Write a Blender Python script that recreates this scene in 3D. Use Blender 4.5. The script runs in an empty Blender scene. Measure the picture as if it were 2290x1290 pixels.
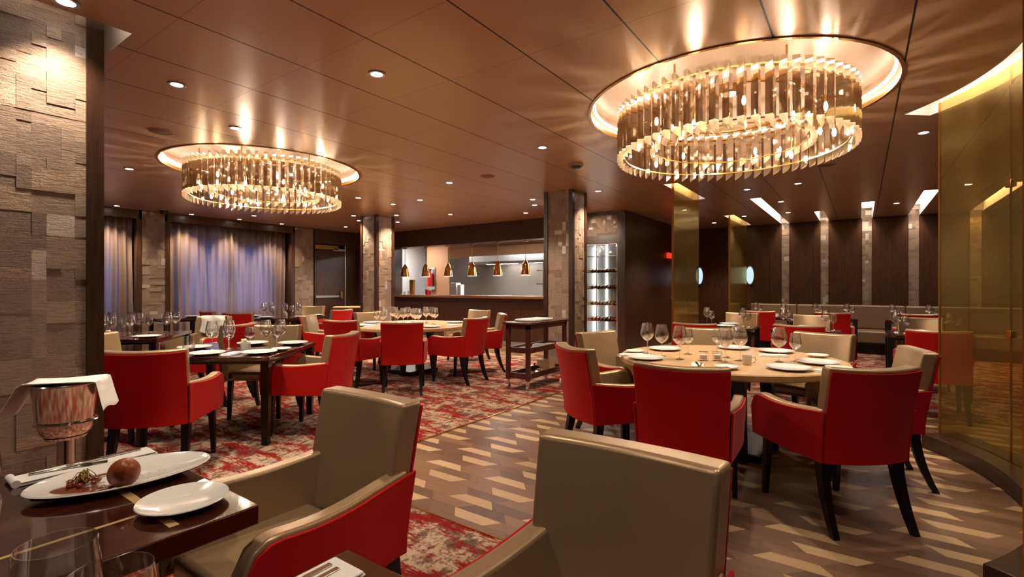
import bpy, bmesh, math, random
from mathutils import Vector, Matrix
random.seed(11)
C = bpy.context.scene.collection
sc = bpy.context.scene
PI = math.pi
def rad(a): return a * PI / 180

# ------------------------------------------------------------------ camera, world, exposure
CAMZ = 1.33
CEIL = 2.83
cam_d = bpy.data.cameras.new('camera')
cam = bpy.data.objects.new('camera', cam_d); C.objects.link(cam)
cam.location = (0, 0, CAMZ); cam.rotation_euler = (rad(90), 0, rad(35.4))
cam_d.sensor_width = 36; cam_d.lens = 36 * 1100 / 2290.0
cam_d.shift_y = -3 / 2290.0
cam_d.clip_start = 0.02; cam_d.clip_end = 100
sc.camera = cam
sc.view_settings.view_transform = 'Standard'
sc.view_settings.look = 'None'
sc.view_settings.gamma = 1
sc.view_settings.use_curve_mapping = False
sc.view_settings.exposure = 1.32
w = bpy.data.worlds.new('world'); sc.world = w; w.use_nodes = True
bg = w.node_tree.nodes['Background']
bg.inputs[0].default_value = (0.16, 0.36, 1.0, 1); bg.inputs[1].default_value = 1.5
sc.cycles.max_bounces = 9; sc.cycles.diffuse_bounces = 4; sc.cycles.glossy_bounces = 4
sc.cycles.transmission_bounces = 7; sc.cycles.transparent_max_bounces = 24
sc.cycles.caustics_refractive = False; sc.cycles.caustics_reflective = False
sc.cycles.sample_clamp_indirect = 4.0
sc.cycles.use_denoising = True
sc.cycles.use_light_tree = True
WARM = (1.0, 0.81, 0.62)

# ------------------------------------------------------------------ material helpers
def lin(r, g, b):
    f = lambda c: (c / 255 / 12.92) if c / 255 <= 0.04045 else ((c / 255 + 0.055) / 1.055) ** 2.4
    return (f(r), f(g), f(b), 1)
def new_mat(name):
    m = bpy.data.materials.new(name); m.use_nodes = True
    nt = m.node_tree; b = nt.nodes['Principled BSDF']
    return m, nt, b
def simple(name, col, rough=0.5, metal=0.0, spec=0.5, coat=0.0, sheen=0.0, bump=0.0, bscale=200, var=0.0):
    m, nt, b = new_mat(name)
    b.inputs['Base Color'].default_value = col
    b.inputs['Roughness'].default_value = rough; b.inputs['Metallic'].default_value = metal
    b.inputs['Specular IOR Level'].default_value = spec
    b.inputs['Coat Weight'].default_value = coat; b.inputs['Coat Roughness'].default_value = 0.08
    if sheen:
        b.inputs['Sheen Weight'].default_value = sheen; b.inputs['Sheen Roughness'].default_value = 0.4
        b.inputs['Sheen Tint'].default_value = (col[0] * .6 + .4, col[1] * .6 + .3, col[2] * .6 + .3, 1)
    if bump or var:
        tc = nt.nodes.new('ShaderNodeTexCoord'); n = nt.nodes.new('ShaderNodeTexNoise')
        n.inputs['Scale'].default_value = bscale; n.inputs['Detail'].default_value = 3
        nt.links.new(tc.outputs['Object'], n.inputs['Vector'])
        if bump:
            bp = nt.nodes.new('ShaderNodeBump'); bp.inputs['Strength'].default_value = bump; bp.inputs['Distance'].default_value = 0.002
            nt.links.new(n.outputs['Fac'], bp.inputs['Height']); nt.links.new(bp.outputs[0], b.inputs['Normal'])
        if var:
            n2 = nt.nodes.new('ShaderNodeTexNoise'); n2.inputs['Scale'].default_value = 6
            nt.links.new(tc.outputs['Object'], n2.inputs['Vector'])
            mx = nt.nodes.new('ShaderNodeMix'); mx.data_type = 'RGBA'
            mx.inputs['A'].default_value = tuple(c * (1 - var) for c in col[:3]) + (1,)
            mx.inputs['B'].default_value = tuple(min(1, c * (1 + var)) for c in col[:3]) + (1,)
            nt.links.new(n2.outputs['Fac'], mx.inputs['Factor']); nt.links.new(mx.outputs['Result'], b.inputs['Base Color'])
    return m
def emit(name, col, s):
    m, nt, b = new_mat(name)
    b.inputs['Base Color'].default_value = (0, 0, 0, 1)
    b.inputs['Emission Color'].default_value = tuple(col[:3]) + (1,); b.inputs['Emission Strength'].default_value = s
    return m
def mth(nt, op, a, b=None, c=None):
    n = nt.nodes.new('ShaderNodeMath'); n.operation = op
    for i, v in enumerate((a, b, c)):
        if v is None: continue
        if isinstance(v, (int, float)): n.inputs[i].default_value = v
        else: nt.links.new(v, n.inputs[i])
    return n.outputs[0]
def rgbmix(nt, f, a, b):
    mx = nt.nodes.new('ShaderNodeMix'); mx.data_type = 'RGBA'
    for k, v in (('Factor', f), ('A', a), ('B', b)):
        if isinstance(v, (int, float, tuple)): mx.inputs[k].default_value = v
        else: nt.links.new(v, mx.inputs[k])
    return mx.outputs['Result']
def noise(nt, vec, scale, detail=3, rough=0.5, dim='3D'):
    n = nt.nodes.new('ShaderNodeTexNoise'); n.inputs['Scale'].default_value = scale
    n.inputs['Detail'].default_value = detail; n.inputs['Roughness'].default_value = rough
    nt.links.new(vec, n.inputs['Vector']); return n.outputs['Fac']
def mapping(nt, vec, scale=(1, 1, 1), loc=(0, 0, 0), rot=(0, 0, 0)):
    n = nt.nodes.new('ShaderNodeMapping')
    n.inputs['Scale'].default_value = scale; n.inputs['Location'].default_value = loc; n.inputs['Rotation'].default_value = rot
    nt.links.new(vec, n.inputs['Vector']); return n.outputs[0]
def objco(nt): return nt.nodes.new('ShaderNodeTexCoord').outputs['Object']
def ramp(nt, f, stops):
    r = nt.nodes.new('ShaderNodeValToRGB'); cr = r.color_ramp
    while len(cr.elements) < len(stops): cr.elements.new(0.5)
    for e, (p, c) in zip(cr.elements, stops): e.position = p; e.color = c
    nt.links.new(f, r.inputs[0]); return r.outputs[0]

def wood(name, c1, c2, rough=0.38, stretch=(14, 14, 1.2), coat=0.0, panel=None):
    m, nt, b = new_mat(name)
    co = objco(nt)
    n = noise(nt, mapping(nt, co, stretch), 3.0, 5, 0.6)
    col = rgbmix(nt, ramp(nt, n, [(0.3, (0, 0, 0, 1)), (0.7, (1, 1, 1, 1))]), c1, c2)
    b.inputs['Roughness'].default_value = rough
    b.inputs['Coat Weight'].default_value = coat; b.inputs['Coat Roughness'].default_value = 0.04
    if panel:     # fine vertical joints between veneer panels; panel = (axis, spacing)
        s = nt.nodes.new('ShaderNodeSeparateXYZ'); nt.links.new(co, s.inputs[0])
        fr = mth(nt, 'FRACT', mth(nt, 'DIVIDE', s.outputs[panel[0]], panel[1]))
        j = mth(nt, 'LESS_THAN', fr, 0.012)
        col = rgbmix(nt, j, col, (c1[0] * .3, c1[1] * .3, c1[2] * .3, 1))
    nt.links.new(col, b.inputs['Base Color'])
    return m

M = {}
M['wood_x'] = wood('dark_wood_wall_x', lin(52, 30, 18), lin(84, 52, 34), 0.36, panel=(0, 0.62))
M['wood_y'] = wood('dark_wood_wall_y', lin(52, 30, 18), lin(84, 52, 34), 0.36, panel=(1, 0.62))
M['wood_deep'] = wood('near_black_wood', lin(58, 32, 13), lin(80, 48, 21), 0.55, panel=(0, 0.9))
M['wood_deep'].node_tree.nodes['Principled BSDF'].inputs['Specular IOR Level'].default_value = 0.2
M['wood_dark'] = wood('dark_wood_trim', lin(46, 27, 17), lin(70, 44, 28), 0.35)
M['table_dark'] = wood('lacquered_dark_table', lin(48, 20, 12), lin(70, 32, 20), 0.12, (14, 1.2, 14), coat=1.0)
M['table_light'] = wood('pale_oak_veneer', lin(196, 158, 116), lin(222, 186, 142), 0.3, (10, 1.0, 10), coat=0.2)
M['trolley'] = wood('mahogany_trolley', lin(60, 26, 18), lin(88, 42, 30), 0.3, (10, 10, 1), coat=0.2)
M['leg'] = simple('ebonised_leg', lin(20, 12, 9), 0.3, spec=0.4)
M['red'] = simple('red_velvet', (0.46, 0.007, 0.006, 1), 0.75, spec=0.15, sheen=0.25, bump=0.25, bscale=350, var=0.10)
M['leather'] = simple('champagne_leather', lin(174, 147, 114), 0.32, metal=0.5, spec=0.5, bump=0.12, bscale=260)
M['banq'] = simple('taupe_leather', lin(120, 94, 72), 0.38, metal=0.15, bump=0.12, bscale=200)
M['brass'] = simple('brass', lin(200, 150, 80), 0.25, metal=1.0)
M['inlay'] = simple('pale_inlay', lin(196, 164, 116), 0.3)
M['gold'] = simple('polished_brass', lin(225, 170, 80), 0.12, metal=1.0)
M['chrome'] = simple('polished_steel', (0.72, 0.68, 0.63, 1), 0.14, metal=1.0)
M['steel'] = simple('brushed_steel', (0.55, 0.56, 0.55, 1), 0.32, metal=0.9)
M['steel_dark'] = simple('kitchen_panel', (0.20, 0.165, 0.14, 1), 0.38, metal=0.4)
M['china'] = simple('white_china', (0.82, 0.80, 0.76, 1), 0.12, coat=0.4)
M['linen'] = simple('white_linen', (0.80, 0.77, 0.73, 1), 0.85, bump=0.4, bscale=500)
M['recess'] = simple('satin_tan_recess', lin(170, 140, 116), 0.42, metal=0.2)
M['white'] = simple('white_plaster', (0.80, 0.74, 0.68, 1), 0.7)
M['white_kit'] = simple('white_kitchen_panel', (0.75, 0.77, 0.78, 1), 0.4)
M['granite'] = simple('granite_edge', lin(140, 100, 66), 0.25, var=0.0, bump=0.1, bscale=80)
M['black'] = simple('black_plastic', (0.012, 0.011, 0.01, 1), 0.4)
M['kitwall'] = simple('warm_kitchen_ceiling', lin(190, 140, 100), 0.6)
M['choc'] = simple('chocolate_shell', lin(146, 70, 34), 0.36, spec=0.5, var=0.12)
M['sauce'] = simple('caramel_sauce', lin(120, 48, 16), 0.25, coat=0.5, var=0.35)
M['herb'] = simple('pale_herb', lin(150, 140, 60), 0.5)
M['redplastic'] = simple('red_plastic', (0.55, 0.02, 0.015, 1), 0.3)
M['orange'] = simple('orange_plastic', (0.8, 0.13, 0.02, 1), 0.35)
M['bottle'] = simple('dark_green_glass_bottle', (0.05, 0.08, 0.02, 1), 0.1, coat=0.5)
M['foil'] = simple('amber_bottle_foil', lin(200, 120, 30), 0.3, metal=0.6)
M['bulb'] = emit('chandelier_bulb', (1.0, 0.83, 0.63), 370)
M['cove'] = emit('cove_led', (1.0, 0.86, 0.70), 6)
M['cove_dim'] = emit('slot_led', (1.0, 0.86, 0.74), 4)
M['lamp'] = emit('downlight_lens', (1.0, 0.90, 0.80), 14)
M['cab_led'] = emit('cabinet_led', (1.0, 0.95, 0.88), 9)
M['kit_led'] = emit('kitchen_tube', (1.0, 0.97, 0.92), 24)
M['heat'] = emit('heat_lamp_bulb', (1.0, 0.82, 0.6), 40)
M['exit'] = emit('exit_red', (1.0, 0.02, 0.01), 0.9)
M['blue_glow'] = emit('pale_blue_glow', (0.62, 0.85, 1.0), 0.42)

def clear_glass(name, tint=(1, 1, 1, 1), f0=0.04, power=3.2, edge=0.75, rough=0.02, gcol=(1, 1, 1, 1)):
    m = bpy.data.materials.new(name); m.use_nodes = True
    nt = m.node_tree; nt.nodes.clear()
    out = nt.nodes.new('ShaderNodeOutputMaterial')
    t = nt.nodes.new('ShaderNodeBsdfTransparent'); t.inputs[0].default_value = tint
    g = nt.nodes.new('ShaderNodeBsdfGlossy'); g.inputs['Roughness'].default_value = rough; g.inputs[0].default_value = gcol
    lw = nt.nodes.new('ShaderNodeLayerWeight'); lw.inputs[0].default_value = 0.5
    fac = mth(nt, 'ADD', mth(nt, 'MULTIPLY', mth(nt, 'POWER', lw.outputs['Facing'], power), edge), f0)
    mx = nt.nodes.new('ShaderNodeMixShader')
    nt.links.new(fac, mx.inputs[0]); nt.links.new(t.outputs[0], mx.inputs[1]); nt.links.new(g.outputs[0], mx.inputs[2])
    nt.links.new(mx.outputs[0], out.inputs[0])
    return m
M['glass'] = clear_glass('stemware_glass', (0.95, 0.95, 0.95, 1), 0.13, 1.8, 0.85, 0.06)
M['pane'] = clear_glass('cabinet_glass', (0.97, 0.98, 0.97, 1), 0.05)

def crystal():
    m = bpy.data.materials.new('smoky_crystal'); m.use_nodes = True
    nt = m.node_tree; nt.nodes.clear()
    out = nt.nodes.new('ShaderNodeOutputMaterial')
    t = nt.nodes.new('ShaderNodeBsdfTransparent'); t.inputs[0].default_value = (0.70, 0.62, 0.52, 1)
    g = nt.nodes.new('ShaderNodeBsdfGlossy'); g.inputs['Roughness'].default_value = 0.06; g.inputs[0].default_value = (1, 0.93, 0.82, 1)
    lw = nt.nodes.new('ShaderNodeLayerWeight'); lw.inputs[0].default_value = 0.5
    fac = mth(nt, 'ADD', mth(nt, 'MULTIPLY', mth(nt, 'POWER', lw.outputs['Facing'], 2.0), 0.45), 0.46)
    mx = nt.nodes.new('ShaderNodeMixShader')
    nt.links.new(fac, mx.inputs[0]); nt.links.new(t.outputs[0], mx.inputs[1]); nt.links.new(g.outputs[0], mx.inputs[2])
    tr = nt.nodes.new('ShaderNodeBsdfTranslucent'); tr.inputs[0].default_value = (1, 0.86, 0.66, 1)
    # bright tip glow imitated by translucent pale prism ends, lowest and topmost few centimetres
    s = nt.nodes.new('ShaderNodeSeparateXYZ'); nt.links.new(objco(nt), s.inputs[0])
    e1 = mth(nt, 'LESS_THAN', s.outputs[2], 0.075); e2 = mth(nt, 'GREATER_THAN', s.outputs[2], 0.375)
    e = mth(nt, 'MULTIPLY', mth(nt, 'MAXIMUM', e1, e2), 0.65)
    mx2 = nt.nodes.new('ShaderNodeMixShader')
    nt.links.new(e, mx2.inputs[0]); nt.links.new(mx.outputs[0], mx2.inputs[1]); nt.links.new(tr.outputs[0], mx2.inputs[2])
    nt.links.new(mx2.outputs[0], out.inputs[0])
    return m
M['crystal'] = crystal()

def gold_glass():
    m = bpy.data.materials.new('gold_tinted_glass'); m.use_nodes = True
    nt = m.node_tree; nt.nodes.clear()
    out = nt.nodes.new('ShaderNodeOutputMaterial')
    co = objco(nt)
    n = noise(nt, mapping(nt, co, (60, 60, 2.0)), 3, 4, 0.6)
    bp = nt.nodes.new('ShaderNodeBump'); bp.inputs['Strength'].default_value = 0.4; bp.inputs['Distance'].default_value = 0.003
    nt.links.new(n, bp.inputs['Height'])
    t = nt.nodes.new('ShaderNodeBsdfTransparent'); t.inputs[0].default_value = (0.82, 0.72, 0.42, 1)
    g = nt.nodes.new('ShaderNodeBsdfGlossy'); g.inputs['Roughness'].default_value = 0.09; g.inputs[0].default_value = (1, 0.85, 0.45, 1)
    nt.links.new(bp.outputs[0], g.inputs['Normal'])
    d = nt.nodes.new('ShaderNodeBsdfDiffuse'); d.inputs[0].default_value = (0.46, 0.37, 0.16, 1)
    tl = nt.nodes.new('ShaderNodeBsdfTranslucent'); tl.inputs[0].default_value = (0.46, 0.38, 0.17, 1)
    lw = nt.nodes.new('ShaderNodeLayerWeight'); lw.inputs[0].default_value = 0.5
    fac = mth(nt, 'ADD', mth(nt, 'MULTIPLY', mth(nt, 'POWER', lw.outputs['Facing'], 3.0), 0.5), 0.07)
    m0 = nt.nodes.new('ShaderNodeMixShader'); m0.inputs[0].default_value = 0.5
    nt.links.new(d.outputs[0], m0.inputs[1]); nt.links.new(tl.outputs[0], m0.inputs[2])
    m1 = nt.nodes.new('ShaderNodeMixShader')
    nt.links.new(mth(nt, 'MULTIPLY', n, 0.24), m1.inputs[0])
    nt.links.new(t.outputs[0], m1.inputs[1]); nt.links.new(m0.outputs[0], m1.inputs[2])
    m2 = nt.nodes.new('ShaderNodeMixShader')
    nt.links.new(fac, m2.inputs[0]); nt.links.new(m1.outputs[0], m2.inputs[1]); nt.links.new(g.outputs[0], m2.inputs[2])
    nt.links.new(m2.outputs[0], out.inputs[0])
    return m
M['gold_glass'] = gold_glass()

def curtain_mat():
    m = bpy.data.materials.new('sheer_linen_curtain'); m.use_nodes = True
    nt = m.node_tree; nt.nodes.clear()
    out = nt.nodes.new('ShaderNodeOutputMaterial')
    n = noise(nt, mapping(nt, objco(nt), (40, 40, 60)), 3, 3, 0.6)
    d = nt.nodes.new('ShaderNodeBsdfDiffuse')
    nt.links.new(rgbmix(nt, n, lin(140, 112, 96), lin(196, 168, 148)), d.inputs[0])
    tl = nt.nodes.new('ShaderNodeBsdfTranslucent'); tl.inputs[0].default_value = (0.62, 0.62, 0.62, 1)
    m0 = nt.nodes.new('ShaderNodeMixShader'); m0.inputs[0].default_value = 0.45
    nt.links.new(d.outputs[0], m0.inputs[1]); nt.links.new(tl.outputs[0], m0.inputs[2])
    t = nt.nodes.new('ShaderNodeBsdfTransparent')
    m1 = nt.nodes.new('ShaderNodeMixShader'); m1.inputs[0].default_value = 0.06
    nt.links.new(m0.outputs[0], m1.inputs[1]); nt.links.new(t.outputs[0], m1.inputs[2])
    nt.links.new(m1.outputs[0], out.inputs[0])
    return m
M['curtain'] = curtain_mat()

def ceiling_mat():
    m, nt, b = new_mat('satin_bronze_ceiling_panels')
    co = objco(nt); s = nt.nodes.new('ShaderNodeSeparateXYZ'); nt.links.new(co, s.inputs[0])
    x, y = s.outputs[0], s.outputs[1]
    gx = mth(nt, 'FRACT', mth(nt, 'DIVIDE', mth(nt, 'ADD', x, 20 * 0.667 - 0.235), 0.667))
    gx = mth(nt, 'ABSOLUTE', mth(nt, 'SUBTRACT', gx, 0.5))
    groove = mth(nt, 'GREATER_THAN', gx, 0.5 - 0.0085)
    gy = mth(nt, 'FRACT', mth(nt, 'DIVIDE', mth(nt, 'ADD', y, 20 * 0.745 - 1.16), 0.745))
    gy = mth(nt, 'ABSOLUTE', mth(nt, 'SUBTRACT', gy, 0.5))
    seam = mth(nt, 'GREATER_THAN', gy, 0.5 - 0.0022)
    cell = nt.nodes.new('ShaderNodeCombineXYZ')
    nt.links.new(mth(nt, 'FLOOR', mth(nt, 'DIVIDE', mth(nt, 'ADD', x, 20 * 0.667 - 0.235 + 0.0), 0.667)), cell.inputs[0])
    nt.links.new(mth(nt, 'FLOOR', mth(nt, 'DIVIDE', mth(nt, 'ADD', y, 20 * 0.745 - 1.16), 0.745)), cell.inputs[1])
    wn = nt.nodes.new('ShaderNodeTexWhiteNoise'); wn.noise_dimensions = '2D'; nt.links.new(cell.outputs[0], wn.inputs['Vector'])
    col = rgbmix(nt, wn.outputs['Value'], lin(186, 148, 116), lin(192, 154, 121))
    col = rgbmix(nt, seam, col, lin(120, 88, 66))
    col = rgbmix(nt, groove, col, (0.004, 0.003, 0.002, 1))
    nt.links.new(col, b.inputs['Base Color'])
    b.inputs['Metallic'].default_value = 0.30; b.inputs['Roughness'].default_value = 0.33
    # every panel sags by a hair, so reflections break from panel to panel
    wv = noise(nt, mapping(nt, co, (0.9, 0.9, 1)), 1.6, 1, 0.4)
    bp = nt.nodes.new('ShaderNodeBump'); bp.inputs['Strength'].default_value = 0.5; bp.inputs['Distance'].default_value = 0.02
    nt.links.new(wv, bp.inputs['Height']); nt.links.new(bp.outputs[0], b.inputs['Normal'])
    return m
M['ceiling'] = ceiling_mat()

def floor_mat():
    m, nt, b = new_mat('trapezoid_wood_tile')
    co = objco(nt); s = nt.nodes.new('ShaderNodeSeparateXYZ'); nt.links.new(co, s.inputs[0])
    x = mth(nt, 'ADD', s.outputs[0], 2.72 + 0.568 * 30); y = mth(nt, 'ADD', s.outputs[1], -2.68 + 0.36 * 30)
    ry = mth(nt, 'DIVIDE', y, 0.09)
    row = mth(nt, 'FLOOR', ry); fy = mth(nt, 'FRACT', ry)
    r4 = mth(nt, 'MODULO', row, 4.0)
    # row offsets: 0, 0.30, -0.14, 0.16
    is1 = mth(nt, 'COMPARE', r4, 1.0, 0.1); is2 = mth(nt, 'COMPARE', r4, 2.0, 0.1); is3 = mth(nt, 'COMPARE', r4, 3.0, 0.1)
    is0 = mth(nt, 'COMPARE', r4, 0.0, 0.1)
    off = mth(nt, 'ADD', mth(nt, 'ADD', mth(nt, 'MULTIPLY', is1, -0.30), mth(nt, 'MULTIPLY', is2, 0.14)), mth(nt, 'MULTIPLY', is3, -0.16))
    xx = mth(nt, 'DIVIDE', mth(nt, 'ADD', x, off), 0.568)
    k = mth(nt, 'FLOOR', xx); u = mth(nt, 'MULTIPLY', mth(nt, 'FRACT', xx), 0.568)
    sl = mth(nt, 'MULTIPLY', fy, 0.075)
    lo = mth(nt, 'GREATER_THAN', u, sl); hi = mth(nt, 'LESS_THAN', u, mth(nt, 'SUBTRACT', 0.36, sl))
    A = mth(nt, 'MULTIPLY', lo, hi)
    light = mth(nt, 'MAXIMUM', mth(nt, 'MULTIPLY', A, is0), mth(nt, 'MULTIPLY', mth(nt, 'SUBTRACT', 1, A), is2))
    # joints
    e1 = mth(nt, 'ABSOLUTE', mth(nt, 'SUBTRACT', u, sl)); e2 = mth(nt, 'ABSOLUTE', mth(nt, 'SUBTRACT', u, mth(nt, 'SUBTRACT', 0.36, sl)))
    e3 = mth(nt, 'MULTIPLY', mth(nt, 'MINIMUM', fy, mth(nt, 'SUBTRACT', 1, fy)), 0.09)
    jt = mth(nt, 'LESS_THAN', mth(nt, 'MINIMUM', mth(nt, 'MINIMUM', e1, e2), e3), 0.0013)
    # piece that wraps around the cell border belongs to the next index when u < sl
    kk = mth(nt, 'SUBTRACT', k, mth(nt, 'MULTIPLY', mth(nt, 'LESS_THAN', u, 0.18), mth(nt, 'SUBTRACT', 1, A)))
    cv = nt.nodes.new('ShaderNodeCombineXYZ'); nt.links.new(kk, cv.inputs[0]); nt.links.new(row, cv.inputs[1]); nt.links.new(A, cv.inputs[2])
    wn = nt.nodes.new('ShaderNodeTexWhiteNoise'); wn.noise_dimensions = '3D'; nt.links.new(cv.outputs[0], wn.inputs['Vector'])
    g = noise(nt, mapping(nt, co, (2.0, 30, 1)), 4, 5, 0.65)
    dark = rgbmix(nt, wn.outputs['Value'], lin(94, 67, 50), lin(136, 102, 76))
    lite = rgbmix(nt, wn.outputs['Value'], lin(180, 148, 110), lin(200, 168, 128))
    col = rgbmix(nt, light, dark, lite)
    col = rgbmix(nt, mth(nt, 'MULTIPLY', ramp(nt, g, [(0.35, (0, 0, 0, 1)), (0.75, (1, 1, 1, 1))]), 0.35), col, lin(70, 46, 32))
    col = rgbmix(nt, mth(nt, 'MULTIPLY', jt, 0.6), col, lin(40, 26, 18))
    nt.links.new(col, b.inputs['Base Color'])
    nt.links.new(mth(nt, 'ADD', mth(nt, 'MULTIPLY', g, 0.2), 0.32), b.inputs['Roughness'])
    return m
M['floor'] = floor_mat()

def carpet_mat():
    m, nt, b = new_mat('distressed_red_carpet')
    co = objco(nt)
    n1 = noise(nt, mapping(nt, co, (0.8, 2.4, 1), rot=(0, 0, 0)), 3.2, 9, 0.80)
    n2 = noise(nt, mapping(nt, co, (1.6, 1.0, 1), loc=(3, 7, 0)), 2.6, 8, 0.78)
    n3 = noise(nt, mapping(nt, co, (14, 30, 1)), 3.0, 3, 0.7)
    c = ramp(nt, n2, [(0.38, lin(70, 54, 46)), (0.46, lin(106, 84, 70)), (0.53, lin(182, 158, 134)), (0.60, lin(88, 68, 58))])
    f = ramp(nt, mth(nt, 'ADD', n1, mth(nt, 'MULTIPLY', mth(nt, 'SUBTRACT', n3, 0.5), 0.18)), [(0.478, (0, 0, 0, 1)), (0.545, (1, 1, 1, 1))])
    redc = rgbmix(nt, n3, lin(94, 14, 15), lin(142, 30, 28))
    col = rgbmix(nt, f, c, redc)
    nt.links.new(col, b.inputs['Base Color'])
    b.inputs['Roughness'].default_value = 0.95; b.inputs['Specular IOR Level'].default_value = 0.1
    bp = nt.nodes.new('ShaderNodeBump'); bp.inputs['Strength'].default_value = 0.6; bp.inputs['Distance'].default_value = 0.004
    nt.links.new(noise(nt, co, 260, 2), bp.inputs['Height']); nt.links.new(bp.outputs[0], b.inputs['Normal'])
    return m
M['carpet'] = carpet_mat()

def stone_mat():
    m, nt, b = new_mat('silvered_travertine_blocks')
    co = objco(nt)
    at = nt.nodes.new('ShaderNodeAttribute'); at.attribute_name = 'tone'
    v = at.outputs['Fac']
    n = noise(nt, mapping(nt, co, (9, 9, 60)), 2.0, 6, 0.7)
    n2 = noise(nt, co, 55, 4, 0.7)
    base = rgbmix(nt, v, lin(132, 110, 93), lin(172, 148, 126))
    base = rgbmix(nt, mth(nt, 'GREATER_THAN', v, 0.94), base, lin(206, 194, 182))
    base = rgbmix(nt, mth(nt, 'MULTIPLY', ramp(nt, n, [(0.35, (1, 1, 1, 1)), (0.55, (0, 0, 0, 1))]), 0.45), base, lin(90, 70, 56))
    nt.links.new(base, b.inputs['Base Color'])
    nt.links.new(mth(nt, 'SUBTRACT', 0.55, mth(nt, 'MULTIPLY', mth(nt, 'GREATER_THAN', v, 0.86), 0.15)), b.inputs['Roughness'])
    nt.links.new(mth(nt, 'ADD', 0.1, mth(nt, 'MULTIPLY', mth(nt, 'GREATER_THAN', v, 0.86), 0.4)), b.inputs['Metallic'])
    bp = nt.nodes.new('ShaderNodeBump'); bp.inputs['Strength'].default_value = 0.7; bp.inputs['Distance'].default_value = 0.006
    h = mth(nt, 'ADD', n, mth(nt, 'MULTIPLY', n2, 0.6))
    nt.links.new(h, bp.inputs['Height']); nt.links.new(bp.outputs[0], b.inputs['Normal'])
    return m
M['stone'] = stone_mat()

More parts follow.
